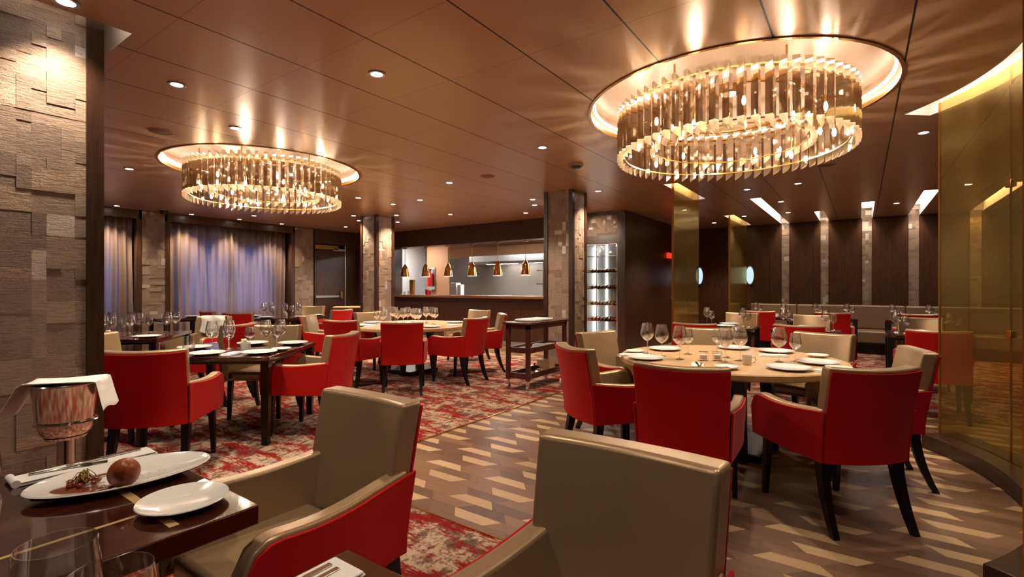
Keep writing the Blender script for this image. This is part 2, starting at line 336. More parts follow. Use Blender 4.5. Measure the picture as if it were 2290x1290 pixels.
# ------------------------------------------------------------------ mesh helpers
class MB:
    def __init__(s): s.v = []; s.f = []; s.t = None
    def add(s, vs, fs):
        o = len(s.v); s.v += [tuple(v) for v in vs]; s.f += [tuple(i + o for i in f) for f in fs]; return s
    def box(s, x0, x1, y0, y1, z0, z1, mat=None):
        vs = [(x, y, z) for z in (z0, z1) for y in (y0, y1) for x in (x0, x1)]
        if mat is not None: vs = [mat @ Vector(v) for v in vs]
        return s.add(vs, [(0, 2, 3, 1), (4, 5, 7, 6), (0, 1, 5, 4), (2, 6, 7, 3), (0, 4, 6, 2), (1, 3, 7, 5)])
    def taper(s, c0, a, b, c1, a2, b2):      # box with different half sizes at its two ends (z direction)
        vs = []
        for (cx, cy, cz), hx, hy in ((c0, a, b), (c1, a2, b2)):
            vs += [(cx - hx, cy - hy, cz), (cx + hx, cy - hy, cz), (cx - hx, cy + hy, cz), (cx + hx, cy + hy, cz)]
        return s.add(vs, [(0, 2, 3, 1), (4, 5, 7, 6), (0, 1, 5, 4), (2, 6, 7, 3), (0, 4, 6, 2), (1, 3, 7, 5)])
    def lathe(s, prof, n=24, c=(0, 0, 0), sx=1, sy=1, close=False):
        vs = []; fs = []
        for r, z in prof:
            for i in range(n):
                a = 2 * PI * i / n; vs.append((c[0] + r * math.cos(a) * sx, c[1] + r * math.sin(a) * sy, c[2] + z))
        k = len(prof)
        for j in range(k - 1):
            for i in range(n):
                i2 = (i + 1) % n; fs.append((j * n + i, j * n + i2, (j + 1) * n + i2, (j + 1) * n + i))
        if close:
            for i in range(n):
                i2 = (i + 1) % n; fs.append(((k - 1) * n + i, (k - 1) * n + i2, i2, i))
        else:
            if prof[0][0] > 1e-5: fs.append(tuple(reversed(range(n))))
            if prof[-1][0] > 1e-5: fs.append(tuple(range((k - 1) * n, k * n)))
        return s.add(vs, fs)
    def tube(s, pts, r, n=8, r2=None):
        pts = [Vector(p) for p in pts]; vs = []; fs = []; k = len(pts)
        for j, p in enumerate(pts):
            t = (pts[min(j + 1, k - 1)] - pts[max(j - 1, 0)]).normalized()
            a = Vector((0, 0, 1)) if abs(t.z) < 0.9 else Vector((1, 0, 0))
            u = t.cross(a).normalized(); v = t.cross(u)
            rr = r if r2 is None else r + (r2 - r) * j / (k - 1)
            for i in range(n):
                an = 2 * PI * i / n; vs.append(p + (u * math.cos(an) + v * math.sin(an)) * rr)
        for j in range(k - 1):
            for i in range(n):
                i2 = (i + 1) % n; fs.append((j * n + i, j * n + i2, (j + 1) * n + i2, (j + 1) * n + i))
        fs.append(tuple(reversed(range(n)))); fs.append(tuple(range((k - 1) * n, k * n)))
        return s.add(vs, fs)
    def slab(s, Fo, Fi, nu, nv):             # closed shell between an outer and an inner surface, u,v in 0..1
        vs = []; fs = []
        for F in (Fo, Fi):
            for j in range(nv + 1):
                for i in range(nu + 1): vs.append(F(i / nu, j / nv))
        W_ = nu + 1; N = W_ * (nv + 1)
        for j in range(nv):
            for i in range(nu):
                a = j * W_ + i; fs.append((a, a + 1, a + W_ + 1, a + W_)); fs.append((N + a, N + a + W_, N + a + W_ + 1, N + a + 1))
        for i in range(nu):
            fs.append((i, N + i, N + i + 1, i + 1)); a = nv * W_ + i; fs.append((a, a + 1, N + a + 1, N + a))
        for j in range(nv):
            a = j * W_; fs.append((a, a + W_, N + a + W_, N + a)); a = j * W_ + nu; fs.append((a, N + a, N + a + W_, a + W_))
        return s.add(vs, fs)
    def build(s, name, mat, parent=None, smooth=True, bevel=0, seg=2, kind=None, ang=40, loc=None):
        me = bpy.data.meshes.new(name); me.from_pydata(s.v, [], s.f)
        bm = bmesh.new(); bm.from_mesh(me); bmesh.ops.remove_doubles(bm, verts=bm.verts, dist=1e-6)
        bmesh.ops.recalc_face_normals(bm, faces=bm.faces); bm.to_mesh(me); bm.free()
        if smooth:
            me.shade_smooth(); me.set_sharp_from_angle(angle=rad(ang))
        me.materials.append(mat)
        o = bpy.data.objects.new(name, me); C.objects.link(o)
        if parent: o.parent = parent
        if loc: o.location = loc
        if bevel:
            b = o.modifiers.new('bevel', 'BEVEL'); b.width = bevel; b.segments = seg; b.limit_method = 'ANGLE'; b.angle_limit = rad(35)
            b.harden_normals = False
        if kind: o['kind'] = kind
        return o
def tag(o, label, cat, group=None):
    o['label'] = label; o['category'] = cat
    if group: o['group'] = group
    return o
def thing(name, label, cat, loc=(0, 0, 0), rz=0, group=None):
    o = bpy.data.objects.new(name, None); C.objects.link(o); o.empty_display_size = 0.05
    o.location = loc; o.rotation_euler = (0, 0, rz); return tag(o, label, cat, group)
def copy_tree(o, parent=None):
    c = o.copy(); C.objects.link(c)
    if parent: c.parent = parent
    for ch in list(o.children): copy_tree(ch, c)
    return c
used = set()
def place(proto, loc, rz, label, group=None):
    o = proto if proto.name not in used else copy_tree(proto)
    used.add(proto.name)
    o.location = loc; o.rotation_euler = (0, 0, rz); o['label'] = label
    if group: o['group'] = group
    elif 'group' in o: del o['group']
    return o
def struct(name, mb, mat, **k): return mb.build(name, mat, kind='structure', **k)

# ------------------------------------------------------------------ floor, carpet, ceiling
X0, X1, Y0, Y1 = -12.0, 4.6, -2.6, 13.2
struct('floor', MB().box(X0, X1, Y0, Y1, -0.1, 0.0), M['floor'], smooth=False)
def poly_prism(pts, z0, z1):
    n = len(pts); vs = [(x, y, z0) for x, y in pts] + [(x, y, z1) for x, y in pts]
    return MB().add(vs, [tuple(reversed(range(n))), tuple(range(n, 2 * n))] + [(i, (i + 1) % n, n + (i + 1) % n, n + i) for i in range(n)])
struct('floor_carpet', poly_prism([(-11.9, -2.5), (4.5, -2.5), (4.5, 2.07), (-2.35, 2.07), (-3.1, 2.8), (-3.1, 7.55), (-11.9, 7.55)], 0.0, 0.006), M['carpet'], smooth=False)
struct('floor_carpet', poly_prism([(-2.3, 6.55), (4.5, 6.55), (4.5, 13.1), (-2.3, 13.1)], 0.0, 0.006), M['carpet'], smooth=False)
struct('trim_carpet_edge', MB().box(-3.11, -3.095, 2.8, 7.55, 0, 0.010).box(-2.35, 4.5, 2.065, 2.078, 0, 0.010), M['brass'], smooth=False)

AC = (-1.25, 4.11)                      # centre of the curved glass screen
def arc(r, a0, a1, n=40): return [(AC[0] + r * math.cos(rad(a0 + (a1 - a0) * i / n)), AC[1] + r * math.sin(rad(a0 + (a1 - a0) * i / n))) for i in range(n + 1)]
CH1 = (-0.90, 4.37); CH2 = (-6.20, 3.31); RR = 1.14
def circle(c, r, n=96): return [(c[0] + r * math.cos(2 * PI * i / n), c[1] + r * math.sin(2 * PI * i / n)) for i in range(n)]
def rect(x0, x1, y0, y1): return [(x0, y0), (x1, y0), (x1, y1), (x0, y1)]
PIL = [(-1.54, -1.39, 9.15), (-0.76, -0.61, 11.45), (0.01, 0.18, 10.7), (0.80, 0.97, 9.95), (1.75, 1.92, 9.9), (2.6, 2.77, 10.6)]
slots = [rect(-2.36, -2.16, 7.15, 8.72), rect(-2.36, -2.16, 11.0, 12.98), rect(-4.22, -3.52, 0.12, 1.07)]
slots += [rect(a - 0.01, b + 0.01, y, 13.19) for a, b, y in PIL]
cove_poly = arc(2.06, -36, 41) + list(reversed(arc(2.30, -36, 41)))
def filled(name, outer, holes, z, mat):
    cu = bpy.data.curves.new(name, 'CURVE'); cu.dimensions = '2D'; cu.fill_mode = 'BOTH'
    for pts in [outer] + holes:
        sp = cu.splines.new('POLY'); sp.points.add(len(pts) - 1); sp.use_cyclic_u = True
        for p, q in zip(sp.points, pts): p.co = (q[0], q[1], 0, 1)
    tmp = bpy.data.objects.new(name + '_tmp', cu); C.objects.link(tmp)
    bpy.context.view_layer.update()
    me = bpy.data.meshes.new_from_object(tmp.evaluated_get(bpy.context.evaluated_depsgraph_get()))
    bpy.data.objects.remove(tmp); me.materials.clear(); me.materials.append(mat)
    o = bpy.data.objects.new(name, me); C.objects.link(o); o.location = (0, 0, z); o['kind'] = 'structure'
    return o
filled('ceiling', rect(X0, X1, Y0, Y1), [circle(CH1, RR), circle(CH2, RR), cove_poly] + slots, CEIL, M['ceiling'])

def recess(name, pts, h, mat, led=None):
    n = len(pts); vs = [(x, y, CEIL) for x, y in pts] + [(x, y, CEIL + h) for x, y in pts]
    struct(name, MB().add(vs, [tuple(range(n, 2 * n))] + [(i, (i + 1) % n, n + (i + 1) % n, n + i) for i in range(n)]), mat, smooth=False)
for i, c in enumerate((CH1, CH2)):
    recess('ceiling_recess', circle(c, RR), 0.16, M['recess'])
    struct('trim_recess_ring', MB().lathe([(RR - 0.012, 0.03), (RR - 0.012, -0.008), (RR + 0.012, -0.008), (RR + 0.012, 0.0)], 96, (c[0], c[1], CEIL), close=True), M['brass'])
for s_ in slots: recess('ceiling_slot', s_, 0.22, M['white'])
recess('ceiling_cove', cove_poly, 0.16, M['white'])

# LED strips lying in the slots and the cove
k = 0
for (x0, y0), (x1, y1) in [(s_[0], s_[2]) for s_ in slots]:
    k += 1
    if k == 3:
        o = MB().box(-3.60, -3.55, 0.2, 1.02, CEIL + 0.17, CEIL + 0.19).build('led_strip', M['cove'])
        tag(o, 'white light strip in the ceiling recess around the big stone pillar', 'light strip', 'strips in ceiling slots'); continue
    names = {1: 'over the closer flat gold glass panel', 2: 'over the farther flat gold glass panel', 4: 'running to the first stone strip of the banquette wall', 5: 'running to the second stone strip, the shortest slot',
             6: 'running to the third stone strip of the banquette wall', 7: 'running to the fourth stone strip by the curved glass', 8: 'behind the curved gold glass, fifth from the corridor', 9: 'behind the curved gold glass, sixth from the corridor'}
    o = MB().box(x0 + 0.012, x1 - 0.012, y0 + 0.05, y1 - 0.25, CEIL + 0.195, CEIL + 0.21).build('led_strip', M['cove_dim'])
    tag(o, 'light strip in the ceiling slot ' + names[k], 'light strip', 'strips in ceiling slots')
la = arc(2.10, -35, 40); lb = arc(2.14, -35, 40)
o = poly_prism(la + list(reversed(lb)), CEIL + 0.10, CEIL + 0.115).build('led_strip', M['cove'], smooth=False)
tag(o, 'curved light strip in the cove above the curved gold glass screen', 'light strip', 'strips in ceiling slots')

# ------------------------------------------------------------------ stone facing
def stone_face(mb, tones, org, ud, wdt, h, nrm, cell=0.07, seed=1, z0=0.0):
    rn = random.Random(seed); nu = max(1, round(wdt / cell)); cu = wdt / nu; nz = max(1, round(h / cell)); cz = h / nz
    occ = [[False] * nz for _ in range(nu)]
    for j in range(nz):
        for i in range(nu):
            if occ[i][j]: continue
            a = rn.choice((1, 1, 2, 2, 3)); b = rn.choice((1, 1, 1, 2, 2, 3))
            a = min(a, nu - i)
            while any(occ[i + q][j] for q in range(a)): a -= 1
            b = min(b, nz - j)
            for p in range(a):
                for q in range(b): occ[i + p][j + q] = True
            d = rn.uniform(0.003, 0.011); t = rn.random()
            o = Vector(org); U = Vector(ud); Nn = Vector(nrm)
            p0 = o + U * (i * cu); p1 = o + U * ((i + a) * cu)
            zz0 = z0 + j * cz; zz1 = z0 + (j + b) * cz
            vs = []
            for z in (zz0, zz1):
                for q, dd in ((p0, 0), (p1, 0), (p1, d), (p0, d)): vs.append(q + Nn * dd + Vector((0, 0, z)))
            n0 = len(mb.f)
            mb.add(vs, [(0, 3, 2, 1), (4, 5, 6, 7), (3, 7, 6, 2), (0, 4, 7, 3), (1, 2, 6, 5)])
            tones += [t] * 5
def build_stone(name, mb, tones, parent=None, kind='structure'):
    me = bpy.data.meshes.new(name); me.from_pydata(mb.v, [], mb.f); me.materials.append(M['stone'])
    at = me.attributes.new('tone', 'FLOAT', 'FACE'); at.data.foreach_set('value', tones)
    o = bpy.data.objects.new(name, me); C.objects.link(o)
    if parent: o.parent = parent
    else: o['kind'] = kind
    return o
def pillar(name, x1, y0, wx, wy, h, trim=0.05, cell=0.07, seed=3):
    """stone-clad pillar: the corner (x1, y0) is the one nearest the camera; wood corner posts"""
    x0 = x1 - wx; y1 = y0 + wy
    core = struct(name, MB().box(x0 + .01, x1 - .01, y0 + .01, y1 - .01, 0, h), M['wood_dark'], smooth=False)
    mb = MB(); t = []
    stone_face(mb, t, (x0 + trim, y0 + .01, 0), (1, 0, 0), wx - 2 * trim, h, (0, -1, 0), cell, seed)
    stone_face(mb, t, (x1 - .01, y0 + trim, 0), (0, 1, 0), wy - 2 * trim, h, (1, 0, 0), cell, seed + 1)
    stone_face(mb, t, (x0 + trim, y1 - .01, 0), (1, 0, 0), wx - 2 * trim, h, (0, 1, 0), cell, seed + 2)
    stone_face(mb, t, (x0 + .01, y0 + trim, 0), (0, 1, 0), wy - 2 * trim, h, (-1, 0, 0), cell, seed + 3)
    build_stone(name + '_stone_facing', mb, t)
    mb = MB()
    for cx in (x0, x1 - trim):
        for cy in (y0, y1 - trim): mb.box(cx - .012, cx + trim + .012, cy - .012, cy + trim + .012, 0, h)
    struct(name + '_corner_trim', mb, M['wood_dark'], smooth=False)
pillar('column', -3.58, 0.30, 0.56, 0.64, CEIL + 0.21, trim=0.055, cell=0.060, seed=5)
pillar('column', -3.60, 6.65, 0.49, 0.46, CEIL, trim=0.045, cell=0.062, seed=21)
pillar('column', -8.16, 6.65, 0.49, 0.46, CEIL, trim=0.045, cell=0.062, seed=33)

# ------------------------------------------------------------------ walls
WX = -11.45; KY = 9.05
# kitchen wall (plane y = 9.05): sections around the pass window and the wine cabinet
mb = MB().box(-11.45, -10.42, KY, KY + .3, 0, CEIL).box(-10.42, -5.52, KY, KY + .3, 2.39, CEIL).box(-10.42, -5.52, KY, KY + .3, 0, 1.06)
mb.box(-5.52, -4.64, KY, KY + .3, 0, CEIL).box(-4.64, -3.90, KY, KY + .3, 2.20, 2.36).box(-4.64, -3.90, KY, KY + .3, 0, 0.22).box(-3.90, -3.74, KY, KY + .3, 0, CEIL)
mb.box(-4.64, -3.90, KY, KY + .3, 2.77, CEIL).box(-4.64, -3.90, KY + .05, KY + .3, 2.36, 2.77)
struct('wall_kitchen', mb, M['wood_x'], smooth=False)
mb = MB(); t = []
stone_face(mb, t, (-4.63, KY + .05, 0), (1, 0, 0), 0.72, 0.40, (0, -1, 0), 0.045, 77, z0=2.365)
build_stone('wall_stone_panel', mb, t)
struct('wall_corridor', MB().box(-4.04, -3.74, KY + .3, Y1, 0, CEIL), M['wood_y'], smooth=False)
# back wall with dark panels, curved banquette room
struct('wall_back', MB().box(X0, X1, Y1, Y1 + .2, 0, CEIL + 0.3), M['wood_deep'], smooth=False)
mb = MB(); edges = [-2.15] + [e for a, b, _ in PIL for e in (a, b)] + [X1]
for i in range(0, len(edges), 2):
    if edges[i + 1] - edges[i] > .05: mb.box(edges[i] + .005, edges[i + 1] - .005, Y1 - .05, Y1, 0.0, 2.815)
struct('wall_back_panels', mb, M['wood_deep'], smooth=False)
mb = MB(); t = []
for q, (a, b, _) in enumerate(PIL): stone_face(mb, t, (a, Y1 - .005, 0), (1, 0, 0), b - a, CEIL + .22, (0, -1, 0), 0.05, 90 + q)
build_stone('wall_stone_strips', mb, t)
# window wall
mb = MB().box(WX - .1, WX, 2.0, 12, 2.66, CEIL).box(WX - .1, WX, -2.6, 2.0, 0, CEIL)
mb.box(WX - .1, WX, 7.33, 7.36, 0, 2.66).box(WX - .1, WX, 8.72, KY + .3, 0, 2.66).box(WX - .1, WX, 7.36, 8.72, 2.46, 2.66)
mb.box(WX - .25, WX - .1, 8.3, 8.72, 0, 2.46)
mb.box(WX - .12, WX + .01, 3.55, 3.64, 0, 2.66).box(WX - .12, WX + .01, 4.03, 4.12, 0, 2.66).box(WX - .12, WX + .01, 6.72, 6.82, 0, 2.66)
struct('wall_window', mb, M['wood_y'], smooth=False)
mb = MB(); t = []
stone_face(mb, t, (WX + .0, 3.64, 0), (0, 1, 0), 0.39, CEIL - .01, (1, 0, 0), 0.065, 51)
stone_face(mb, t, (WX + .0, 6.82, 0), (0, 1, 0), 0.50, CEIL - .01, (1, 0, 0), 0.065, 52)
build_stone('wall_stone_pilasters', mb, t)
struct('wall_pilaster_backing', MB().box(WX - .3, WX - .0, 3.60, 4.07, 0, CEIL).box(WX - .3, WX - .0, 6.78, 7.36, 0, CEIL), M['wood_dark'], smooth=False)
WO = -11.85
mb = MB().box(WO - .1, WO, -2.6, KY, 0, 0.75).box(WO - .1, WO, -2.6, KY, 2.25, CEIL)
for a, b in ((-2.6, 0.9), (3.25, 4.42), (6.50, KY)): mb.box(WO - .1, WO, a, b, .75, 2.25)
struct('wall_outer', mb, M['wood_dark'], smooth=False)
for n_, a, b in ((1, 4.42, 6.50), (2, 0.9, 3.25)):
    fr = struct('window_%d' % n_, MB().box(WO - .03, WO - .01, a, b, .75, .80).box(WO - .03, WO - .01, a, b, 2.20, 2.25).box(WO - .03, WO - .01, a, a + .05, .75, 2.25)
           .box(WO - .03, WO - .01, b - .05, b, .75, 2.25).box(WO - .03, WO - .01, (a + b) / 2 - .03, (a + b) / 2 + .03, .75, 2.25), M['white_kit'], smooth=False)
    MB().box(WO - .024, WO - .018, a + .05, b - .05, .80, 2.20).build('glass_pane', M['pane'], fr)
struct('wall_near', MB().box(X0, X1, Y0 - .1, Y0, 0, CEIL), M['wood_x'], smooth=False)
struct('wall_right', MB().box(X1, X1 + .1, Y0, Y1, 0, CEIL), M['wood_y'], smooth=False)
struct('wall_outer_end', MB().box(X0 - .1, X0, Y0, Y1, 0, .75).box(X0 - .1, X0, KY, Y1, .75, CEIL + .1), M['white'], smooth=False)
struct('baseboard_kitchen', MB().box(-11.4, -5.5, KY - .015, KY, 0, .1), M['steel'], smooth=False)

# curtains
def curtain(name, ya, yb, label, seed, dx=0.0):
    rn = random.Random(seed); n = int((yb - ya) / 0.012); mb = MB(); nz = 14
    ph = [rn.uniform(0, 6.28) for _ in range(4)]
    def F(off):
        def f(u, v):
            y = ya + (yb - ya) * u; z = 0.02 + 2.68 * v
            gather = 0.45 + 0.55 * (1 - v)
            x = WX - .17 + dx + 0.040 * math.sin(y * 42 + ph[0] + 1.2 * math.sin(y * 5 + ph[1])) * (0.75 + .25 * math.sin(y * 11 + ph[2])) + 0.02 * math.sin(y * 17 + ph[3] + z * .6) * gather
            return (x + off, y + 0.012 * math.sin(z * 2 + y * 9), z)
        return f
    mb.slab(F(0), F(-0.0025), n, nz)
    t_ = thing(name, label, 'curtain', (0, 0, 0), 0, 'sheer curtains of the window wall')
    mb.build('fabric', M['curtain'], t_, ang=180)
    MB().tube([(WX - .17 + dx, ya, 2.715), (WX - .17 + dx, yb, 2.715)], 0.012).build('curtain_rail', M['chrome'], t_)
curtain('sheer_curtain', 4.13, 5.46, 'beige sheer curtain, half of the wide window nearer the stone pilaster with dome camera', 1)
curtain('sheer_curtain', 5.40, 6.71, 'beige sheer curtain, half of the wide window nearer the exit door', 2, -.09)
curtain('sheer_curtain', 2.05, 3.54, 'beige sheer curtain partly hidden by the big stone pillar', 3)

# door in the window wall
d = struct('door_1', MB().box(WX - .10, WX - .055, 7.36, 8.30, 0.01, 2.30), M['wood_y'], smooth=False)
MB().box(WX - .055, WX - .03, 7.42, 8.12, 1.05, 1.11).build('push_bar', M['steel'], d, bevel=.006)
MB().box(WX - .055, WX - .04, 7.40, 8.10, 2.32, 2.44).build('door_closer_plate', M['brass'], d, bevel=.004)
MB().box(WX - .055, WX, 8.14, 8.20, 1.02, 1.22).build('lever_handle', M['brass'], d, bevel=.006)
MB().box(WX - .08, WX - .04, 7.95, 8.3, 2.30, 2.36).build('door_closer', M['steel'], d, bevel=.004)
MB().box(WX - .10, WX - .04, 8.30, 8.33, 0, 2.46).build('door_edge_strip', M['steel'], d)

# corridor end details: two glowing pale blue ovals, sign and switch
for n_, (px_, w_) in enumerate(((-3.42, .085), (-2.22, .085))):
    o = struct('window_%d' % (3 + n_), MB().lathe([(0.0, -0.004), (1.0, -0.004), (1.0, 0.004), (0, 0.004)], 28, sx=w_, sy=.21), M['blue_glow'], smooth=False)
    o.location = (px_, Y1 - .054 if n_ else Y1 - .006, 1.62); o.rotation_euler = (rad(90), 0, 0)
    r_ = MB().lathe([(1.0, -0.01), (1.12, -0.01), (1.12, 0.01), (1.0, 0.01)], 28, sx=w_, sy=.21, close=True).build('oval_ring', M['steel'], o)
ex = thing('exit_sign', 'small red lit sign high on the dark corridor wall', 'sign')
MB().box(-3.74, -3.70, 11.55, 11.95, 2.02, 2.14).build('housing', M['exit'], ex, bevel=.004)
sw = tag(MB().box(-3.74, -3.73, 11.85, 11.97, 1.04, 1.16).build('switch_plate', M['steel'], bevel=.003), 'small steel switch plate on the dark corridor wall below the red sign', 'switch')

# ------------------------------------------------------------------ kitchen behind the pass window
KB = 12.4
struct('wall_kitchen_back', MB().box(-11.6, -4.3, KB, KB + .1, 0, CEIL), M['steel_dark'], smooth=False)
struct('wall_kitchen_left', MB().box(-12.0, -11.9, KY, KB, 0, CEIL), M['white_kit'], smooth=False)
struct('wall_kitchen_right', MB().box(-5.0, -4.9, KY + .3, KB, 0, CEIL), M['steel'], smooth=False)
struct('ceiling_kitchen', MB().box(-12, -4.3, KY + .3, KB, 2.62, 2.70), M['kitwall'], smooth=False)
struct('wall_kitchen_tile_upper', MB().box(-11.6, -4.99, KB - .03, KB, 2.28, 2.62), M['kitwall'], smooth=False)
struct('trim_pass_frame', MB().box(-10.42, -10.38, KY - .01, KY + .31, 1.14, 2.39).box(-5.56, -5.52, KY - .01, KY + .31, 1.14, 2.39), M['wood_dark'], smooth=False)
o = MB().box(-10.40, -5.54, KY - .10, KY + .55, 1.07, 1.13).build('pass_counter', M['granite'], bevel=.008)
tag(o, 'long brown granite counter of the kitchen pass window', 'counter')
t_ = thing('extractor_hood', 'long stainless extractor hood along the kitchen back wall', 'extractor hood')
MB().box(-9.7, -5.0, KB - 1.0, KB - .04, 2.04, 2.26).build('hood_body', M['steel'], t_, bevel=.01)
MB().box(-9.7, -5.0, KB - 1.03, KB - 1.0, 2.0, 2.08).build('hood_lip', M['chrome'], t_, bevel=.004)
for i in range(3):
    MB().box(-9.3 + i * 1.5, -8.2 + i * 1.5, KB - .7, KB - .55, 2.02, 2.035).build('hood_light', M['kit_led'], t_)
for x in (-8.9, -6.2):
    o = MB().box(x, x + 1.5, 10.3, 10.5, 2.59, 2.615).build('ceiling_panel_light', M['kit_led'])
    tag(o, 'white tube light on the kitchen ceiling ' + ('by the white post' if x < -8 else 'over the shelf rack'), 'light', 'kitchen ceiling lights')
o = MB().box(-11.3, -11.0, 9.9, 10.6, 2.57, 2.60).build('ceiling_panel_light', M['kit_led'])
tag(o, 'white light panel at the end of the kitchen by the pale wall', 'light', 'kitchen ceiling lights')
o = MB().box(-10.9, -10.75, 11.4, 11.55, 0, 2.62).build('kitchen_post', M['white_kit'], bevel=.01); tag(o, 'pale vertical post standing in the kitchen', 'post')
t_ = thing('cooking_line', 'stainless cooking range under the hood in the kitchen', 'range')
MB().box(-9.6, -6.9, KB - .9, KB - .05, 0, 0.95).build('range_body', M['steel'], t_, bevel=.01)
for i in range(4): MB().box(-9.45 + i * .65, -8.9 + i * .65, KB - .91, KB - .90, .45, .85).build('oven_door', M['steel_dark'], t_)
t_ = thing('shelf_rack', 'stainless shelf rack at the kitchen end by the stone column', 'rack')
MB().box(-6.95, -6.90, 11.2, 11.25, 0, 2.0).build('upright', M['chrome'], t_); MB().box(-5.2, -5.15, 11.2, 11.25, 0, 2.0).build('upright', M['chrome'], t_)
for z in (1.40, 1.75): MB().box(-6.95, -5.15, 10.9, 11.35, z, z + .03).build('shelf', M['chrome'], t_)
t_ = thing('salamander_grill', 'bright steel grill box on the kitchen shelf rack', 'grill'); MB().box(-6.55, -5.3, 10.95, 11.33, 1.78, 2.00).build('grill_body', M['white_kit'], t_, bevel=.01)
for i in range(3): MB().lathe([(0, 0), (.02, 0), (.02, .02), (0, .02)], 12, (-6.4 + i * .12, 10.94, 1.82)).build('control_knob', M['black'], t_)
tag(MB().box(-9.35, -9.15, 10.2, 10.4, 0.95, 1.45).build('white_container', M['white_kit'], bevel=.01), 'white container standing behind the granite counter', 'container')
tag(MB().box(-9.10, -8.98, 10.2, 10.35, 0.95, 1.40).build('paper_roll', M['white_kit'], bevel=.01), 'narrow white box beside the white container in the kitchen', 'box')
t_ = thing('prep_table', 'steel prep table behind the granite counter holding the white container', 'table'); MB().box(-9.8, -8.2, 10.0, 10.8, .90, .948).build('tabletop', M['steel'], t_, bevel=.005)
for a in (-9.75, -8.25):
    for b in (10.05, 10.75): MB().box(a - .02, a + .02, b - .02, b + .02, 0, .90).build('leg', M['steel'], t_)
t_ = thing('fire_extinguisher', 'red fire extinguisher on the pale kitchen wall end', 'fire extinguisher', (-10.95, 11.0, 1.35))
MB().lathe([(0, 0), (.09, 0), (.09, .38), (.03, .45), (.03, .5), (0, .5)], 16).build('cylinder_body', M['redplastic'], t_)
MB().box(-.05, .05, -.015, .015, .5, .54).build('handle', M['black'], t_)
MB().box(-.12, .12, .09, .12, -.1, .6).build('wall_bracket', M['steel'], t_)
struct('wall_kitchen_partition', MB().box(-11.2, -10.3, 11.13, 11.18, 0, 2.62), M['kitwall'], smooth=False)
for i, (x, r_, h_, mt, lb) in enumerate(((-9.95, .035, .10, 'glass', 'small clear glass at the end of the granite counter'), (-10.12, .03, .08, 'glass', 'smaller clear glass in the corner of the granite counter'), (-9.27, .045, .13, 'redplastic', 'red jar on the granite counter under the second heat lamp'), (-9.15, .035, .11, 'redplastic', 'narrow red jar beside the wider red jar on the granite counter'))):
    t_ = thing('counter_jar', lb, 'jar', (x, KY + .15, 1.13)); MB().lathe([(0, 0), (r_, 0), (r_, h_), (r_ - .004, h_), (r_ - .004, .006), (0, .006)], 16).build('jar_body', M[mt], t_)
    if i > 1: MB().lathe([(0, h_), (r_ + .003, h_), (r_ + .003, h_ + .02), (0, h_ + .02)], 16).build('lid', M['steel'], t_)
# heat lamps
def heat_lamp():
    t_ = thing('heat_lamp', '', 'pendant lamp')
    prof = [(0.0, .34), (.022, .335), (.03, .31), (.055, .28), (.085, .20), (.10, .10), (.112, .03), (.118, .0), (.112, .0), (.096, .10), (.08, .20), (.05, .275), (0, .30)]
    MB().lathe(prof, 28).build('lamp_shade', M['gold'], t_)
    MB().lathe([(.112, -.012), (.122, -.012), (.122, .008), (.112, .008)], 28, close=True).build('shade_rim', M['china'], t_)
    MB().lathe([(0, .02), (.03, .03), (.04, .07), (.025, .12), (0, .13)], 14).build('bulb', M['heat'], t_)
    MB().tube([(0, 0, .33), (0, 0, .75)], .006).build('cord', M['brass'], t_)
    MB().lathe([(0, .75), (.055, .75), (.055, .775), (0, .775)], 20).build('ceiling_rose', M['brass'], t_)
    return t_
hl = heat_lamp()
ordw = ['first brass heat lamp of the row, at the end by the pale kitchen wall', 'second brass heat lamp of the row, above the red jars', 'third brass heat lamp of the row, before the end of the hood', 'fourth brass heat lamp of the row, by the middle of the hood', 'fifth brass heat lamp of the row, next to last before the stone column', 'sixth brass heat lamp of the row, closest to the stone column']
for i, x in enumerate((-10.1, -9.31, -8.52, -7.73, -6.95, -6.16)):
    place(hl, (x, KY + .15, 1.61), 0, ordw[i], 'brass heat lamps above the pass counter')
t_ = thing('brass_ladle_holder', 'tall brass cup on the granite counter below the first heat lamp', 'cup', (-9.98, KY + .30, 1.13)); MB().lathe([(0, 0), (.07, 0), (.078, .40), (.070, .40), (.063, .01), (0, .01)], 20).build('cup_body', M['gold'], t_)

# ------------------------------------------------------------------ wine cabinet
t_ = thing('wine_cabinet', 'tall lit glass-fronted wine cabinet in the dark wall by the stone column', 'cabinet')
MB().box(-4.64, -3.90, KY + .5, KY + .52, .22, 2.20).box(-4.64, -4.62, KY + .02, KY + .5, .22, 2.2).box(-3.92, -3.90, KY + .02, KY + .5, .22, 2.2).box(-4.64, -3.90, KY + .02, KY + .5, 2.18, 2.20).box(-4.64, -3.90, KY + .02, KY + .5, .22, .24).build('cabinet_body', M['white_kit'], t_, smooth=False)
for z in (.30, .64, .96, 1.29, 1.62, 1.95): MB().box(-4.61, -3.93, KY + .08, KY + .48, z, z + .012).build('shelf', M['chrome'], t_)
for x in (-4.60, -3.955, -4.36): MB().box(x, x + .015, KY + .49, KY + .498, .26, 2.16).build('led_strip', M['cab_led'], t_)
MB().box(-4.62, -3.92, KY + .03, KY + .037, .24, 2.18).build('glass_door', M['pane'], t_)
MB().box(-4.36, -4.345, KY + .01, KY + .03, .24, 2.18).build('door_stile', M['gold'], t_); MB().box(-4.02, -4.01, KY + .01, KY + .03, .9, 1.5).build('door_handle', M['gold'], t_)
def wine_bottle():
    t_ = thing('wine_bottle', '', 'bottle')
    MB().lathe([(0, 0), (.037, .002), (.037, .19), (.015, .24), (.014, .26), (0, .26)], 14).build('bottle_body', M['bottle'], t_)
    MB().lathe([(0, .3), (.0155, .3), (.0155, .25), (0, .25)], 12).build('foil_cap', M['foil'], t_)
    return t_
